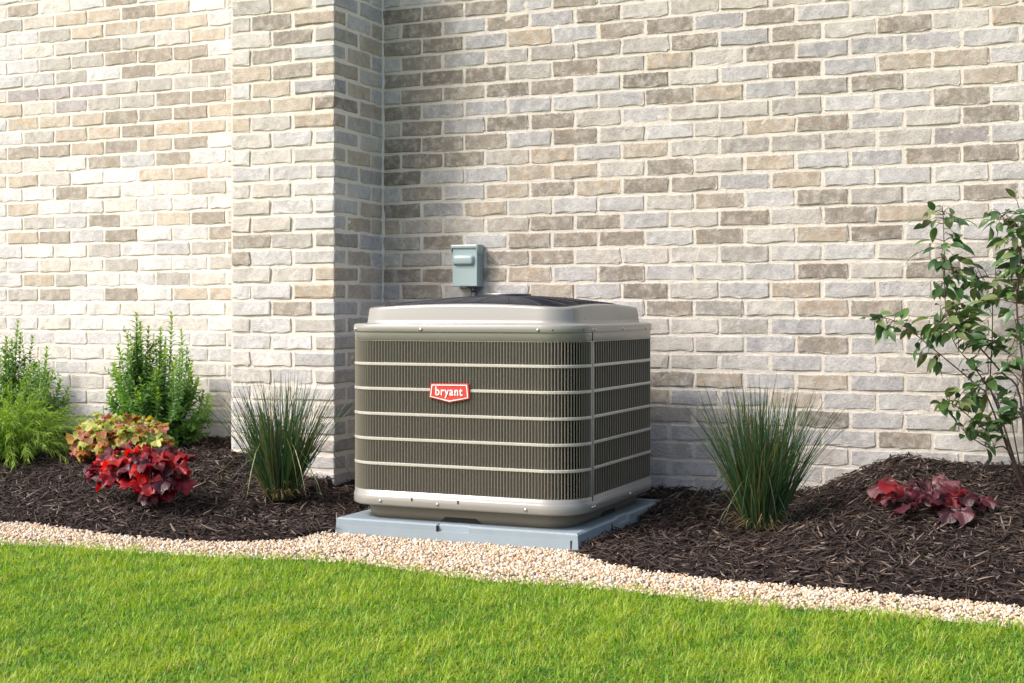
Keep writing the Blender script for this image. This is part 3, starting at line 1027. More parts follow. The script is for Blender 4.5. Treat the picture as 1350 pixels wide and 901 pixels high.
    def louver_mesh(s, lip):
        m = MB(); st = .0066 if lip > .001 else .0012
        wide = 0 if lip > .001 else .0042
        cs = [(s - lip - wide, .0012), (s - .0003, .0002), (s + .0004, .0010), (s + st, .0085), (s + st * 1.61, .0155 if lip > .001 else .019)]
        vs, fs = [], []
        for z in (Z_LB - .001, Z_LT + .001):
            for ss, d in cs: vs.append(pp(ss, d, z))
            for ss, d in reversed(cs): vs.append(pp(ss, d + .0011, z))
        n = 10
        for i in range(n): fs.append((i, (i + 1) % n, n + (i + 1) % n, n + i))
        m.add(vs, fs)
        return shift(m)
    def panel(name, s0, s1, single):
        m = MB()                                  # the panel frame: header strip and both end flanges, one piece
        k = max(8, int((s1 - s0) / .03))
        ss = [s0, s0 + .0125] + [s0 + .0125 + (s1 - s0 - .025) * i / k for i in range(1, k)] + [s1 - .0125, s1]
        nn_ = len(ss)
        vs = [pp(q, 0.0006, Z_LT + .003) for q in ss] + [pp(q, -.0012 if i in (0, 1, nn_ - 2, nn_ - 1) else .0006, Z_LT - .0012) for i, q in enumerate(ss)]
        fs = [(i, i + 1, nn_ + i + 1, nn_ + i) for i in range(nn_ - 1)]
        lo = len(vs)
        for i in (0, 1, nn_ - 2, nn_ - 1): vs.append(pp(ss[i], -.0012, Z_LB - .001))
        fs += [(nn_, nn_ + 1, lo + 1, lo), (2 * nn_ - 2, 2 * nn_ - 1, lo + 3, lo + 2)]
        for top, bot, q in ((nn_, lo, s0), (nn_ + 1, lo + 1, s0 + .0125), (2 * nn_ - 2, lo + 2, s1 - .0125), (2 * nn_ - 1, lo + 3, s1)):
            vs += [pp(q, .016, Z_LT - .0012), pp(q, .016, Z_LB - .001)]
            fs.append((top, bot, len(vs) - 1, len(vs) - 2))
        m.add(vs, fs)
        p = shift(m).obj(name, M_PAINT, AC)
        n = int((s1 - s0 - .022) / (pitch if 'front' in name else 2 * pitch))
        rest = MB()
        for i in range(n):
            s = s0 + .0175 + i * (s1 - s0 - .030) / (n - 1)
            lm = louver_mesh(s, .0023 if 'front' in name else .0006)
            if single: lm.obj('louver', M_LOUVER_SHADED, p)
            else: rest.add(lm.v, lm.f)
        if not single: rest.obj('louvers', M_LOUVER_SHADED, p, kind='stuff')
        for z in RAILS:
            r = MB(); k = max(8, int((s1 - s0 - .02) / .02))
            vs, fs = [], []
            prof = [(.010, -.0056), (.0004, -.0054), (-.0014, -.0036), (-.0014, .0036), (.0004, .0054), (.010, .0056)]
            for i in range(k + 1):
                s = s0 + .009 + (s1 - s0 - .018) * i / k
                vs += [pp(s, d, z + dz) for d, dz in prof]
            for i in range(k):
                for j in range(6):
                    fs.append((i * 6 + j, (i + 1) * 6 + j, (i + 1) * 6 + (j + 1) % 6, i * 6 + (j + 1) % 6))
            r.add(vs, fs)
            shift(r).obj('rail', M_RAIL_LIT, p)
        return p
    per = 4 * side
    panel('front_grille', -ac - .022, s_seam - .002, True)
    panel('side_grille', s_seam + .002, 2 * side - .02, True)
    panel('rear_grille', 2 * side - .016, 3 * side - .02, False)
    panel('left_grille', 3 * side - .016, per - ac - .026, False)
    mb = MB()                                     # dark seam at the corner
    for z0, z1 in ((Z_BB + .003, Z_RB),):
        vs = [pp(q, d, z) for z in (z0, z1) for q, d in ((s_seam - .0022, -.0012), (s_seam + .0022, -.0012), (s_seam + .0022, .004), (s_seam - .0022, .004))]
        mb.add(vs, [(0, 1, 5, 4), (1, 2, 6, 5), (2, 3, 7, 6), (3, 0, 4, 7)])
    shift(mb).obj('corner_seam', M_DARK, AC)

    # screws
    def screw(s, z, d=-.005, r=.0055):
        p, n = path(s)
        m = MB()
        nv = Vector((n[0], n[1], 0)); tv = Vector((-n[1], n[0], 0)); c0 = Vector((p[0], p[1], z + OZ)) - nv * d
        rings = [[tuple(c0 + nv * o + tv * (rr * math.cos(2 * math.pi * i / 8)) + Vector((0, 0, rr * math.sin(2 * math.pi * i / 8)))) for i in range(8)] for rr, o in ((r, -.004), (r, .002), (r * .6, .004))]
        loft(m, rings, True)
        m.obj('screw', M_STEEL, AC, True)
    zr = Z_RB + .009
    for s in (-ac * .45, fl * .30, fl * .99, s_seam - .012, s_seam + .012, s_seam + .30, 2 * side - ac - .05):
        screw(s, zr)
    for s in (.03, fl * .40, fl * .92, s_seam - .012, s_seam + .012, s_seam + .38):
        screw(s, Z_BB + .016, -.0045, .0055)
    mb = MB()                                     # small punched slots
    for s in (fl * .24, fl * .52):
        vs = [pp(q, d, z) for z in (Z_CR - .010, Z_CR + .001) for q, d in ((s, -.0055), (s + .005, -.0055), (s + .005, 0), (s, 0))]
        mb.add(vs, [(0, 1, 5, 4), (1, 2, 6, 5), (2, 3, 7, 6), (3, 0, 4, 7), (4, 5, 6, 7), (3, 2, 1, 0)])
    for s in (-ac * .75, fl + ac * .2, fl + ac * .75):
        vs = [pp(q, d, z) for z in (zr - .002, zr + .002) for q, d in ((s, -.0053), (s + .004, -.0053), (s + .004, 0), (s, 0))]
        mb.add(vs, [(0, 1, 5, 4), (1, 2, 6, 5), (2, 3, 7, 6), (3, 0, 4, 7), (4, 5, 6, 7), (3, 2, 1, 0)])
    shift(mb).obj('punched_hole', M_DARK, AC)

    # badge
    def bx(x, y): return at_y(x, y, YF) - Vector((CXU, CYU, PADZ))
    tl, tr, bl, brr, tip = bx(570.5, 507), bx(617.5, 507.5), bx(568.7, 523), bx(619, 525), bx(594.2, 529.5)
    out = [tl, bl, tip, brr, tr]
    cen = sum(out, Vector()) / 5
    def plate(scale, y0, y1, inset=0):
        v = [Vector((cen.x + (p.x - cen.x) * scale[0], 0, cen.z + (p.z - cen.z) * scale[1])) for p in out]
        yb = -WU / 2
        vs = [(p.x, yb + y0, p.z) for p in v] + [(p.x, yb + y1, p.z) for p in v]
        return vs, [(0, 1, 2, 3, 4), (9, 8, 7, 6, 5)] + [(i, 5 + i, 5 + (i + 1) % 5, (i + 1) % 5) for i in range(5)]
    mb = MB(); mb.add(*plate((1.055, 1.13), -.0085, -.001)); badge = mb.obj('badge', M_RED, AC)
    def frame(so, si, y0, y1):
        ob = [Vector((cen.x + (p.x - cen.x) * so[0], 0, cen.z + (p.z - cen.z) * so[1])) for p in out]
        ib = [Vector((cen.x + (p.x - cen.x) * si[0], 0, cen.z + (p.z - cen.z) * si[1])) for p in out]
        yb = -WU / 2
        vs = [(p.x, yb + y, p.z) for q in (ob, ib) for y in (y0, y1) for p in q]
        fs = []
        for i in range(5):
            j = (i + 1) % 5
            fs += [(i, j, 10 + j, 10 + i), (i, 5 + i, 5 + j, j), (10 + i, 10 + j, 15 + j, 15 + i)]
        return vs, fs
    mb = MB(); mb.add(*frame((.99, 1.0), (.945, .885), -.0105, -.007)); mb.obj('badge_border', M_WHITE, badge)
    # the word on the badge
    cu = bpy.data.curves.new('lettering', 'FONT')
    cu.body = 'bryant'; cu.size = .0355; cu.extrude = .0008; cu.offset = .0005; cu.align_x = 'CENTER'; cu.space_character = 1.12
    tmp = bpy.data.objects.new('lettering', cu); COL.objects.link(tmp)
    dg = bpy.context.evaluated_depsgraph_get()
    me = bpy.data.meshes.new_from_object(tmp.evaluated_get(dg))
    bpy.data.objects.remove(tmp)
    co = np.empty(len(me.vertices) * 3); me.vertices.foreach_get('co', co); co = co.reshape(-1, 3)
    w0 = co[:, 0].max() - co[:, 0].min(); mid = (co[:, 0].max() + co[:, 0].min()) / 2
    l0, l1 = bx(575.8, 518), bx(611.5, 519)
    base_z = bx(594, 521.3).z
    sx = (l1.x - l0.x) / w0; sz = (bx(594, 510.2).z - base_z) / (co[:, 1].max())
    new = np.stack([(co[:, 0] - mid) * sx + (l0.x + l1.x) / 2, -co[:, 2] - WU / 2 - .0098, co[:, 1] * sz + base_z], 1)
    me.vertices.foreach_set('co', new.ravel()); me.materials.clear(); me.materials.append(M_WHITE); me.update()
    link('lettering', me, badge)
build_ac()

# ------------------------------------------------------------------ disconnect box on the wall
def rbox(mb, x0, x1, y0, y1, z0, z1, b):
    """box with its front edges rounded (front is -y)"""
    rr = []
    for i, y in ((0, y1), (0, y0 + b), (b * .3, y0 + b * .3), (b, y0)):
        rr.append([(x0 + i, y, z0 + i), (x1 - i, y, z0 + i), (x1 - i, y, z1 - i), (x0 + i, y, z1 - i)])
    loft(mb, rr, True, True)

def build_box():
    D = .066
    yf = Y_WALL - D
    a = at_y(596.3, 378, yf); b = at_y(629, 322.5, yf)
    cx = (a.x + b.x) / 2
    t = empty('electrical_box', (cx, Y_WALL, a.z), 'small grey-green electrical disconnect box mounted on the brick wall above the air conditioner', 'electrical box')
    w = (b.x - a.x) / 2; H = b.z - a.z
    mb = MB(); rbox(mb, -w, w, -D, -.004, 0, H - .004, .003); mb.obj('box_body', M_BOX, t)
    mb = MB(); rbox(mb, -w - .004, w + .003, -D - .007, -.006, H - .016, H, .004)
    for sx in (-w - .004, w + .0005):             # cheeks of the hood
        vs = []
        pr = [(-D - .006, H - .003), (-D - .006, H - .022), (-D + .006, H - .038), (-.030, H - .046), (-.012, H - .034), (-.012, H - .003)]
        vs = [(sx, y, z) for y, z in pr] + [(sx + .0035, y, z) for y, z in pr]
        mb.add(vs, [(0, 1, 2, 3, 4, 5), (11, 10, 9, 8, 7, 6)] + [(i, 6 + i, 6 + (i + 1) % 6, (i + 1) % 6) for i in range(6)])
    mb.obj('hood', M_BOX, t)
    mb = MB()
    zc, hh = H * .625, H * .115
    rr = []
    for i, y in ((-.004, -D + .001), (0, -D - .003), (.002, -D - .009), (.006, -D - .0125), (.012, -D - .014)):
        rr.append([(x - .004, y, z) for x, z in [(px + 0, pz + zc) for px, pz in rrect(2 * w * .84 - 2 * i, 2 * hh - 2 * i * .8, max(.012 - i * .6, .003), 5)]])
    loft(mb, rr, True); mb.obj('handle_cover', M_BOX, t, True)
    mb = MB(); mb.box(-.018, .012, -D - .004, -D + .02, -.0045, .0035); mb.obj('hasp', M_CONDUIT, t)
    cxx = w * .52
    mb = MB(); mb.tube([(cxx, -.036, .0), (cxx, -.036, -.007)], .021, 14); mb.tube([(cxx, -.036, -.007), (cxx, -.036, -.020)], .0165, 14)
    mb.obj('conduit_fitting', M_CONDUIT, t, True)
    mb = MB(); mb.tube([(cxx, -.036, -.02), (cxx, -.036, -.2), (cxx, -.05, -.42), (cxx, -.10, -.52), (cxx, -.2, -.56)], .0135, 12)
    mb.obj('conduit', M_CONDUIT, t, True)
build_box()

# ------------------------------------------------------------------ plants
def leaf_quad(p, d, up, ln, wd, fold=.25, droop=.15):
    """small pointed leaf: 6 points, 4 faces"""
    d = d.normalized(); s = d.cross(up)
    if s.length < 1e-4: s = d.orthogonal()
    s.normalize(); n = s.cross(d)
    m1, m2 = p + d * ln * .33, p + d * ln * .68 - n * droop * ln * .4
    return [p, m1 + s * wd * .5 + n * wd * fold, m1 - s * wd * .5 + n * wd * fold, m2 + s * wd * .42 + n * wd * fold * .8, m2 - s * wd * .42 + n * wd * fold * .8, p + d * ln - n * droop * ln, m1, m2], \
        [(0, 1, 6), (0, 6, 2), (1, 3, 7, 6), (6, 7, 4, 2), (3, 5, 7), (7, 5, 4)]

def upright_shrub(name, base, tips, label, group, seed, leaf=.034, lowest=.10):
    r = random.Random(seed)
    tips = tips + [(Vector(q) + Vector((r.uniform(-.05, .05), r.uniform(-.06, .06), r.uniform(-.11, -.03))), True) for q, _ in tips[::2]]
    tips = tips + [(Vector(base) + (Vector(q) - Vector(base)) * r.uniform(.4, .75) + Vector((r.uniform(-.07, .07), r.uniform(-.08, .08), 0)), True) for q, _ in tips] + [(Vector(base) + (Vector(q) - Vector(base)) * r.uniform(.62, .93) + Vector((r.uniform(-.04, .04), r.uniform(-.08, .08), 0)), True) for q, _ in tips]
    t = empty(name, base, label, 'shrub', group)
    fol, st = MB(), MB()
    for tip, heavy in tips:
        tip = Vector(tip) - base
        b0 = Vector((r.uniform(-.03, .03), r.uniform(-.03, .03), 0))
        bow = Vector((tip.x * .25, tip.y * .25, -tip.z * .03)) + Vector((r.uniform(-.02, .02), r.uniform(-.02, .02), 0))
        pts = []
        K = 14
        for i in range(K + 1):
            u = i / K
            pts.append(b0 * (1 - u) + tip * u + bow * math.sin(u * math.pi) * .8)
        st.tube(pts, [.0035 * (1 - .75 * i / K) for i in range(K + 1)], 4, (.16, .20, .06))
        length = sum((pts[i + 1] - pts[i]).length for i in range(K))
        step = leaf * .31
        nn = int(length / step)
        for i in range(nn):
            u = (i + r.random() * .5) / nn
            if u < lowest: continue
            f = u * K; k = min(int(f), K - 1)
            p = pts[k].lerp(pts[k + 1], f - k); d = (pts[k + 1] - pts[k]).normalized()
            a0 = i * 1.57 + r.uniform(-.4, .4)
            for q in range(2):
                o = d.orthogonal().normalized(); o.rotate(Matrix.Rotation(a0 + q * math.pi, 3, d))
                el = r.uniform(.35, 1.0) if u < .93 else r.uniform(.9, 1.8)
                ld = (o + d * el).normalized()
                ln = leaf * r.uniform(.7, 1.15) * (1 if u < .85 else 1.15 - (u - .85) * 3.2)
                w = ln * r.uniform(.32, .44)
                young = max(0, (u - .62) / .38) ** 1.3
                c0 = Vector((.10, .23, .05)) * r.uniform(.6, 1.35); c1 = Vector((.26, .40, .07)) * r.uniform(.85, 1.15)
                c = c0.lerp(c1, min(1, young * r.uniform(.7, 1.2)))
                fol.add(*leaf_quad(p, ld, d, ln, w), tuple(c))
            # short side twigs
            if heavy and r.random() < .13 and .2 < u < .85:
                o = d.orthogonal().normalized(); o.rotate(Matrix.Rotation(r.uniform(0, 6.28), 3, d))
                td = (o + d * 1.1).normalized(); tl = r.uniform(.04, .09)
                st.tube([p, p + td * tl], [.0018, .001], 3, (.18, .24, .07))
                for q in range(int(tl / .009)):
                    o2 = td.orthogonal().normalized(); o2.rotate(Matrix.Rotation(q * 2.4, 3, td))
                    c = Vector((.09, .20, .04)) * r.uniform(.7, 1.4)
                    fol.add(*leaf_quad(p + td * (.01 + q * .009), (o2 + td * .7), td, leaf * r.uniform(.6, .95), leaf * .3), tuple(c))
    st.obj('stems', M_STEM, t, True)
    fol.obj('foliage', M_FOL, t, True, 'stuff')
    return t

GS = 'upright leafy shrubs along the left wall'
b = at_y(206, 578, 5.13); b.z = float(mulch_z(b.x, b.y))
tips = []
r_ = random.Random(3)
for px, py in [(180, 412), (226, 413), (196, 432), (212, 430), (205, 447), (168, 440), (239, 436), (247, 460), (185, 425), (156, 455), (150, 480), (252, 478), (146, 512), (262, 497), (268, 515), (276, 522), (277, 540), (262, 560), (250, 567), (142, 525), (160, 545), (172, 465), (190, 470), (218, 462), (230, 480), (204, 490), (176, 500), (240, 505), (225, 525), (185, 530)]:
    q = at_y(px, py, 5.13 + r_.uniform(-.13, .12)); tips.append((q, True))
upright_shrub('leafy_shrub', b, tips, 'upright green shrub behind the amber leafed plant, two pointed tops against the left wall', GS, 11)
b = at_y(22, 575, 5.10); b.z = float(mulch_z(b.x, b.y))
tips = []
for px, py in [(24, 422), (43, 443), (62, 457), (8, 450), (-12, 440), (15, 447), (30, 455), (52, 475), (70, 490), (80, 500), (90, 512), (88, 540), (84, 549), (0, 470), (-25, 470), (-40, 500), (36, 480), (20, 480), (60, 505), (46, 515), (72, 528), (-50, 520), (10, 510), (30, 520), (-15, 500)]:
    q = at_y(px, py, 5.10 + r_.uniform(-.13, .12)); tips.append((q, True))
upright_shrub('leafy_shrub', b, tips, 'dark green upright shrub at the left picture edge rising behind the lime feathery plant', GS, 12)

def feathery():
    r = random.Random(21)
    b = hit(12, 608)
    t = empty('thread_cypress', b, 'lime green feathery low conifer with drooping thread foliage at the left edge', 'shrub')
    fol, st = MB(), MB()
    for i in range(260):
        az = r.uniform(0, 2 * math.pi); el = r.uniform(.05, 1.5)
        ln = r.uniform(.22, .46) * (1.0 if el < 1 else .85)
        d = Vector((math.cos(az) * math.cos(el), math.sin(az) * math.cos(el), math.sin(el)))
        pts = []
        p = Vector((r.uniform(-.04, .04), r.uniform(-.04, .04), .01)); v = d.copy()
        K = 9
        for k in range(K + 1):
            pts.append(p.copy())
            p = p + v * (ln / K); v = (v + Vector((0, 0, -.13 - .06 * (k > 5))) + Vector((r.uniform(-.06, .06), r.uniform(-.06, .06), 0))).normalized()
        if pts[-1].z < .0: continue
        st.tube(pts, [.0018 * (1 - .7 * k / K) for k in range(K + 1)], 3, (.16, .2, .05))
        hgt = max(q.z for q in pts)
        for k in range(2, K + 1):
            for q in range(7):
                u = r.random(); base = pts[k - 1].lerp(pts[k], u)
                dd = (pts[k] - pts[k - 1]).normalized()
                o = dd.orthogonal().normalized(); o.rotate(Matrix.Rotation(r.uniform(0, 6.28), 3, dd))
                fd = (dd * 1.1 + o * .8 + Vector((0, 0, -.25))).normalized(); fl_ = r.uniform(.02, .055)
                s = fd.cross(Vector((r.uniform(-1, 1), r.uniform(-1, 1), r.uniform(-1, 1)))).normalized() * .0013
                m = base + fd * fl_ * .55; e = base + fd * fl_ + Vector((0, 0, -.3 * fl_))
                g = k / K
                c = Vector((.08, .20, .03)).lerp(Vector((.30, .44, .065)), min(1, g * r.uniform(.5, 1.2))) * r.uniform(.75, 1.2)
                fol.add([base - s, base + s, m - s, m + s, e], [(0, 1, 3, 2), (2, 3, 4)], tuple(c))
    st.obj('stems', M_STEM, t)
    fol.obj('foliage', M_THREAD, t, False, 'stuff')
feathery()

def grass_clump(base, H, spread, n, label, seed, dark):
    r = random.Random(seed)
    t = empty('ornamental_grass', base, label, 'ornamental grass', 'ornamental grass clumps in the mulch beds')
    m = MB()
    for i in range(n):
        az = r.uniform(0, 2 * math.pi); rad = r.random() ** .6
        ln = H * r.uniform(.5, 1.15) * (1.0 - .06 * rad)
        out = spread * rad * r.uniform(.6, 1.3)
        b0 = Vector((math.cos(az) * (.05 * rad), math.sin(az) * .05 * rad, -.01))
        d = Vector((math.cos(az) * out, math.sin(az) * out, 0))
        bend = r.uniform(-.1, .45) * (.25 + rad) + (.45 if r.random() < .1 else 0)
        w = r.uniform(.0012, .0027)
        s = Vector((r.uniform(-1, 1), r.uniform(-1, 1), 0)).normalized() * w
        K = 6; pts = []
        broken = r.random() < .035 and rad > .3
        side = Vector((-math.sin(az), math.cos(az), 0)) * r.gauss(0, .14)
        for k in range(K + 1):
            u = k / K
            if broken and u > .6:
                pts.append(pts[-1] + d.normalized() * ln * .13 + Vector((0, 0, -.07 * ln * (k - 3)))); continue
            pts.append(b0 + side * (u * u * ln) + d * (ln * u) * (1 + bend * u) + Vector((0, 0, ln * u * (1 - bend * .45 * u * u) * math.sqrt(max(.2, 1 - (out * .6) ** 2)))))
        vs, fs = [], []
        for k in range(K):
            ww = s * (1 - .6 * (k / K) ** 1.6)
            vs += [pts[k] - ww, pts[k] + ww]
        vs.append(pts[K])
        for k in range(K - 1): fs.append((2 * k, 2 * k + 1, 2 * k + 3, 2 * k + 2))
        fs.append((2 * K - 2, 2 * K - 1, 2 * K))
        q = r.random()
        if q < .40: c = (.038, .10, .028)
        elif q < .62: c = (.045, .115, .07)
        elif q < .82: c = (.13, .155, .035)
        elif q < .93: c = (.06, .06, .03)
        else: c = (.24, .19, .08)
        v = r.uniform(.65, 1.25) * dark
        m.add(vs, fs, tuple(x * v for x in c))
    for i in range(150):                            # dead thatch round the base
        az = r.uniform(0, 2 * math.pi); l_ = r.uniform(.04, .13)
        p0 = Vector((math.cos(az), math.sin(az), 0)) * r.uniform(.02, .06)
        o_ = Vector((math.cos(az + r.uniform(-.8, .8)), math.sin(az + r.uniform(-.8, .8)), 0)); w_ = Vector((-o_.y, o_.x, 0)) * .0012
        p1 = p0 + o_ * l_ * .5 + Vector((0, 0, l_ * r.uniform(.2, .6))); p2 = p1 + o_ * l_ * .5 + Vector((0, 0, -l_ * r.uniform(.0, .3)))
        c = Vector((.24, .18, .085)) * r.uniform(.5, 1.2)
        m.add([p0 - w_, p0 + w_, p1 - w_, p1 + w_, p2], [(0, 1, 3, 2), (2, 3, 4)], tuple(c))
    m.obj('blades', M_BLADE, t, False, 'stuff')
g1 = hit(371, 655)
grass_clump(g1, .47, .41, 800, 'green ornamental grass clump in front of the brick pillar, left of the air conditioner', 31, 1.0)
g2 = hit(1004, 696)
grass_clump(g2, .50, .37, 1000, 'large dark green ornamental grass clump right of the air conditioner', 32, .85)

def lobed_leaf(R, seed, mat, ruffle=.2, lobes=7):
    """round lobed leaf with a wavy margin, stalk end at the origin, pointing along +x"""
    r = random.Random(seed)
    n = 3 * lobes
    V = [(R * .25, 0, -.06 * R)]
    ph = r.uniform(0, 6); p2 = r.uniform(0, 6)
    inner, outer = [], []
    for i in range(n):
        a = -math.pi * .95 + 2 * math.pi * .95 * i / (n - 1)
        lob = (.87, 1.01, 1.0)[i % 3]
        ro = R * .62 * lob * (1 + .10 * math.cos(a)) * r.uniform(.95, 1.05)
        zz = ruffle * R * (.6 * math.sin(i * 1.05 + ph) + .35 * math.sin(i * 2.6 + p2) + r.uniform(-.15, .15)) - .10 * R
        inner.append((R * .42 + ro * .55 * math.cos(a), ro * .55 * math.sin(a), .05 * R + .3 * zz))
        outer.append((R * .42 + ro * math.cos(a), ro * math.sin(a), zz))
    V += inner + outer
    Fc = [(0, 1 + i, 2 + i) for i in range(n - 1)]
    for i in range(n - 1):
        Fc += [(1 + i, 1 + n + i, 2 + n + i, 2 + i)]
    m = MB(); m.add(V, Fc)
    return m.mesh('leaf', mat, True)

def heuchera(px, py, spots, label, mat, meshes, colors, seed, name='coral_bells', size=1.0, pot=False, R=(.0, .0)):
    r = random.Random(seed)
    b = hit(px, py)
    t = empty(name, b, label, 'leafy plant', 'lobed leaf coral bells plants in the mulch')
    st = MB()
    for (lx, ly, dep, sc) in spots:
        p = at_y(lx, ly, b.y + dep) - b
        hz = Vector((p.x, p.y, 0))
        o = link('leaf', r.choice(meshes), t, p)
        # leaves face outward and up
        out = Vector((p.x, p.y - .05, .09 + r.uniform(-.02, .06))).normalized()
        yaw = math.atan2(out.y, out.x) + r.uniform(-.7, .7)
        pitch = r.uniform(-.05, .95)
        o.rotation_euler = (r.uniform(-.5, .5), pitch, yaw)
        s = sc * size
        o.scale = (s, s * r.uniform(.85, 1.1), s * r.uniform(.8, 1.3))
        c = r.choice(colors); v = r.uniform(.75, 1.2)
        o.color = (c[0] * v, c[1] * v, c[2] * v, 1)
        st.tube([(0, 0, .0), (p.x * .45, p.y * .45, p.z * .75), tuple(p)], [.0022, .0018, .0015], 4, (.20, .05, .04))
    st.obj('leaf_stalks', M_STEM, t, True)
    if pot:
        m = MB()
        loft(m, [[(rr * math.cos(2 * math.pi * i / 20), rr * math.sin(2 * math.pi * i / 20), z) for i in range(20)] for rr, z in ((.058, -.03), (.066, .055), (.071, .056), (.071, .068), (.064, .068), (.062, .05))], True, True)
        m.obj('pot', M_POT, t, True)
    return t

def dome_spots(cx, cy, rx, ry, n, seed, depth=.16, sc=(.8, 1.15)):
    r = random.Random(seed); out = []
    for i in range(n):
        a = r.uniform(0, 2 * math.pi); q = math.sqrt(r.random())
        x, y = q * math.cos(a), q * math.sin(a)
        y = max(y, -1)
        out.append((cx + rx * x, cy + ry * y, (-depth * math.sqrt(max(0, 1 - x * x - y * y)) * r.uniform(.5, 1)) + depth * .45 * (-y), r.uniform(*sc)))
    return out

AMB = [lobed_leaf(.054, 400 + i, M_AMBER, .30) for i in range(8)]
RED = [lobed_leaf(.068, 420 + i, M_REDLEAF, .30) for i in range(8)]
heuchera(160, 606, dome_spots(158, 574, 60, 29, 150, 41), 'amber and yellow-green coral bells behind the red plant', M_AMBER, AMB,
         [(.42, .24, .04), (.38, .13, .04), (.36, .38, .08), (.45, .50, .14), (.28, .13, .05), (.30, .36, .07), (.42, .44, .12), (.38, .30, .06), (.42, .14, .09)], 42)
heuchera(200, 655, dome_spots(189, 613, 57, 31, 72, 43, .17, (.65, 1.15)), 'bright red coral bells in a black pot in front of the amber plant', M_REDLEAF, RED,
         [(.42, .014, .016), (.28, .010, .016), (.12, .010, .018), (.34, .012, .022), (.06, .008, .012), (.50, .02, .016), (.14, .014, .024), (.07, .01, .018)], 44, pot=True)
PUR = [lobed_leaf(.088, 440 + i, M_REDLEAF, .26) for i in range(5)]
spots = [(1172, 632, -.05, 1.15), (1184, 640, -.08, 1.1), (1168, 642, -.05, .9), (1183, 652, -.1, .85), (1202, 664, -.14, .95), (1222, 634, .02, 1.0), (1236, 630, .05, 1.1), (1230, 640, -.06, 1.05), (1247, 640, .0, .9), (1226, 648, -.10, .85), (1262, 642, .02, .9), (1272, 646, .0, .85), (1252, 650, -.06, .8), (1264, 656, -.08, .9), (1285, 656, -.03, .75), (1297, 656, -.02, .75), (1240, 662, -.12, .85), (1252, 668, -.14, .9), (1263, 670, -.14, .95), (1212, 645, -.05, .9), (1206, 634, .04, .9), (1245, 653, -.04, .8), (1195, 645, -.02, .95), (1218, 656, -.1, .8), (1235, 648, .0, .9), (1256, 646, .05, .9)]
heuchera(1226, 668, spots, 'dusky purple-red coral bells lying low on the right mulch mound', M_REDLEAF, PUR,
         [(.12, .02, .03), (.08, .017, .026), (.24, .012, .018), (.17, .06, .068), (.05, .011, .018), (.22, .09, .10), (.16, .012, .02)], 46, size=.80)

def big_leaf(ln, seed):
    r = random.Random(seed)
    V, Fc = [], []
    K = 6; wmax = ln * r.uniform(.42, .54)
    curl = r.uniform(.1, .5); fold = r.uniform(.15, .4)
    for k in range(K + 1):
        u = k / K
        w = wmax * .5 * (math.sin(math.pi * u ** .85) ** .8) * (1 if u < .97 else 0)
        z = -curl * ln * u * u
        V += [(ln * u, -w, z + w * fold + r.uniform(-.02, .02) * ln * .5), (ln * u, 0, z), (ln * u, w, z + w * fold + r.uniform(-.02, .02) * ln * .5)]
    for k in range(K):
        a = 3 * k
        Fc += [(a, a + 3, a + 4, a + 1), (a + 1, a + 4, a + 5, a + 2)]
    m = MB(); m.add(V, Fc)
    return m.mesh('leaf', M_BIGLEAF, True)

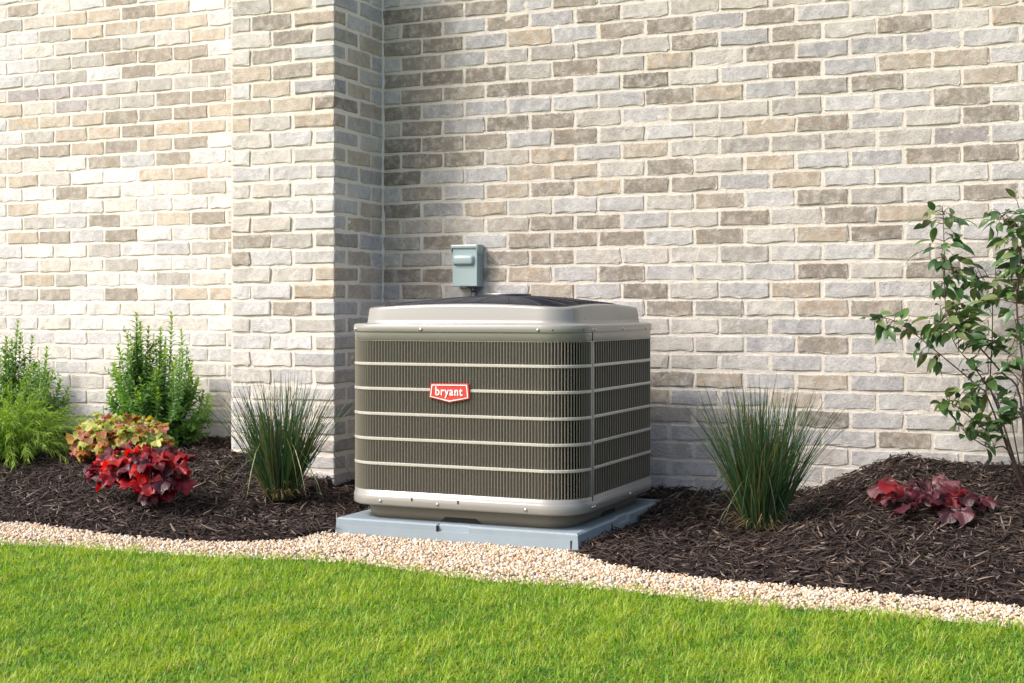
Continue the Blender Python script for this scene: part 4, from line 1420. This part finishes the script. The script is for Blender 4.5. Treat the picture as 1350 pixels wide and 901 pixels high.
def right_shrub():
    r = random.Random(51)
    YB = 5.02
    b = at_y(1352, 612, YB); b.z = float(mulch_z(b.x, b.y))
    t = empty('broadleaf_shrub', b, 'tall open shrub with glossy dark leaves on thin branches at the right edge', 'shrub')
    LV = [big_leaf(.060, 500 + i) for i in range(8)]
    rel = lambda x, y, d=0: at_y(x, y, YB + d) - b
    # branches drawn through their course: (points, radius, depth offset)
    BRS = [([(1352, 612), (1322, 575), (1300, 520), (1290, 510), (1240, 468), (1193, 431), (1168, 420), (1150, 422)], .0055, -.02),
           ([(1352, 612), (1324, 575), (1299, 567), (1269, 542), (1252, 532), (1240, 540)], .005, -.10),
           ([(1354, 612), (1328, 593), (1305, 591), (1278, 575), (1265, 561), (1258, 552)], .0045, -.16),
           ([(1350, 612), (1322, 573), (1318, 540), (1311, 523), (1286, 487), (1263, 460), (1252, 440), (1240, 425)], .006, -.04),
           ([(1356, 612), (1345, 523), (1320, 491), (1290, 457), (1265, 434), (1247, 405), (1245, 340), (1244, 302), (1243, 280)], .0055, .06),
           ([(1352, 612), (1318, 545), (1306, 510), (1308, 450), (1309, 387), (1312, 362), (1290, 368)], .005, .10),
           ([(1360, 612), (1352, 560), (1348, 480), (1340, 400), (1345, 340), (1332, 300), (1312, 276)], .007, -.05),
           ([(1362, 612), (1368, 540), (1372, 440), (1362, 360), (1350, 310), (1345, 282)], .007, .04),
           ([(1360, 612), (1366, 560), (1350, 510), (1328, 480), (1340, 440), (1335, 410)], .004, -.12),
           ([(1366, 612), (1400, 520), (1420, 420), (1410, 340), (1425, 290)], .008, .0),
           ([(1366, 612), (1440, 560), (1480, 480), (1500, 420)], .007, -.05),
           ([(1362, 612), (1390, 560), (1380, 470), (1395, 400), (1385, 350), (1390, 300)], .006, -.1),
           ([(1354, 612), (1338, 580), (1334, 540), (1345, 500), (1358, 470)], .004, .08)]
    curves = []
    for pts, rad, dep in BRS:
        n = len(pts)
        P = [Vector(rel(x, y, dep * min(1, i / 2.5))) for i, (x, y) in enumerate(pts)]
        P[0] = Vector((P[0].x * .3, 0, -.02))
        fine = []
        for i in range(n - 1):
            p0, p1, p2, p3 = P[max(i - 1, 0)], P[i], P[i + 1], P[min(i + 2, n - 1)]
            for k in range(4):
                u = k / 4
                fine.append(.5 * ((2 * p1) + (p2 - p0) * u + (2 * p0 - 5 * p1 + 4 * p2 - p3) * u * u + (3 * p1 - p0 - 3 * p2 + p3) * u ** 3))
        fine.append(P[-1])
        m = MB(); m.tube(fine, [rad * (1 - .78 * i / len(fine)) * .72 for i in range(len(fine))], 6, (.10, .062, .045))
        m.obj('branch', M_STEM, t, True)
        curves.append(fine)
    # leaf clusters: (x, y, spread x, spread y, count, depth)
    CL = [(1165, 424, 20, 9, 11, -.02), (1193, 432, 9, 8, 6, -.02), (1215, 455, 10, 10, 4, -.02), (1235, 476, 9, 12, 4, -.02),
          (1243, 288, 24, 14, 14, .06), (1246, 318, 22, 14, 9, .06), (1246, 348, 18, 10, 7, .05), (1262, 362, 26, 12, 18, .04), (1238, 380, 10, 8, 4, .05),
          (1262, 408, 26, 14, 22, -.02), (1248, 432, 30, 13, 24, -.06), (1270, 430, 18, 14, 16, -.04), (1282, 446, 10, 14, 9, -.05), (1296, 372, 20, 12, 14, .1),
          (1310, 395, 16, 12, 8, .1), (1306, 452, 18, 9, 12, .08), (1284, 478, 16, 13, 8, -.04), (1300, 505, 12, 12, 6, .0), (1258, 532, 22, 12, 12, -.1),
          (1280, 518, 14, 10, 8, -.04), (1284, 562, 18, 14, 12, -.14), (1305, 586, 8, 12, 4, -.16), (1310, 555, 14, 10, 6, -.06), (1325, 520, 14, 14, 7, .0),
          (1330, 290, 26, 18, 18, -.02), (1338, 318, 20, 18, 16, -.02), (1345, 350, 22, 20, 20, -.03), (1338, 385, 18, 16, 14, -.04), (1345, 420, 16, 20, 12, -.05),
          (1345, 460, 14, 16, 8, -.06), (1332, 482, 12, 8, 5, -.1), (1352, 300, 12, 20, 10, .05), (1400, 330, 30, 40, 14, 0), (1430, 420, 40, 60, 12, 0), (1335, 545, 14, 20, 6, .05)]
    tw = MB(); more = MB()
    CL = CL[24:] + CL[:24]
    cnt = 0
    allp = [p for c in curves for p in c]
    for cx, cy, sx, sy, n, dep in CL:
        for i in range(int(n * (1.75 if cy > 470 else 1.45))):
            x, y = cx + r.gauss(0, .55) * sx, cy + r.gauss(0, .55) * sy
            p = Vector(rel(x, y, dep + r.uniform(-.07, .07)))
            near = min(allp, key=lambda q: (q - p).length_squared)
            d = (p - near)
            dirn = (d.normalized() if d.length > .004 else Vector((r.uniform(-1, 1), r.uniform(-1, 1), 0)))
            dirn = (dirn + Vector((r.uniform(-.7, .7), r.uniform(-.8, .4), r.uniform(-.65, .25)))).normalized()
            me = r.choice(LV); s = r.uniform(.6, 1.15)
            rot = (r.uniform(-.9, .9), -math.asin(max(-1, min(1, dirn.z))), math.atan2(dirn.y, dirn.x))
            q = r.random(); v = r.uniform(.7, 1.25)
            c = (.042, .105, .03) if q < .45 else ((.080, .155, .04) if q < .8 else (.16, .21, .07))
            cc = (c[0] * v, c[1] * v, c[2] * v)
            if cnt < 300 and x < 1358:
                o = link('leaf', me, t, p); o.rotation_euler = rot; o.scale = (s, s, s); o.color = (*cc, 1); cnt += 1
            else:
                from mathutils import Euler
                R3 = Euler(rot).to_matrix()
                more.add([p + R3 @ (vv.co * s) for vv in me.vertices], [tuple(q.vertices) for q in me.polygons], cc)
            if d.length > .006:
                tw.tube([near, near.lerp(p, .6) + Vector((0, 0, .15 * d.length)), p], [.0016, .0013, .001], 3, (.13, .085, .05))
    more.obj('foliage', M_FOL, t, True, 'stuff')
    tw.obj('twigs', M_STEM, t, True, 'stuff')
right_shrub()
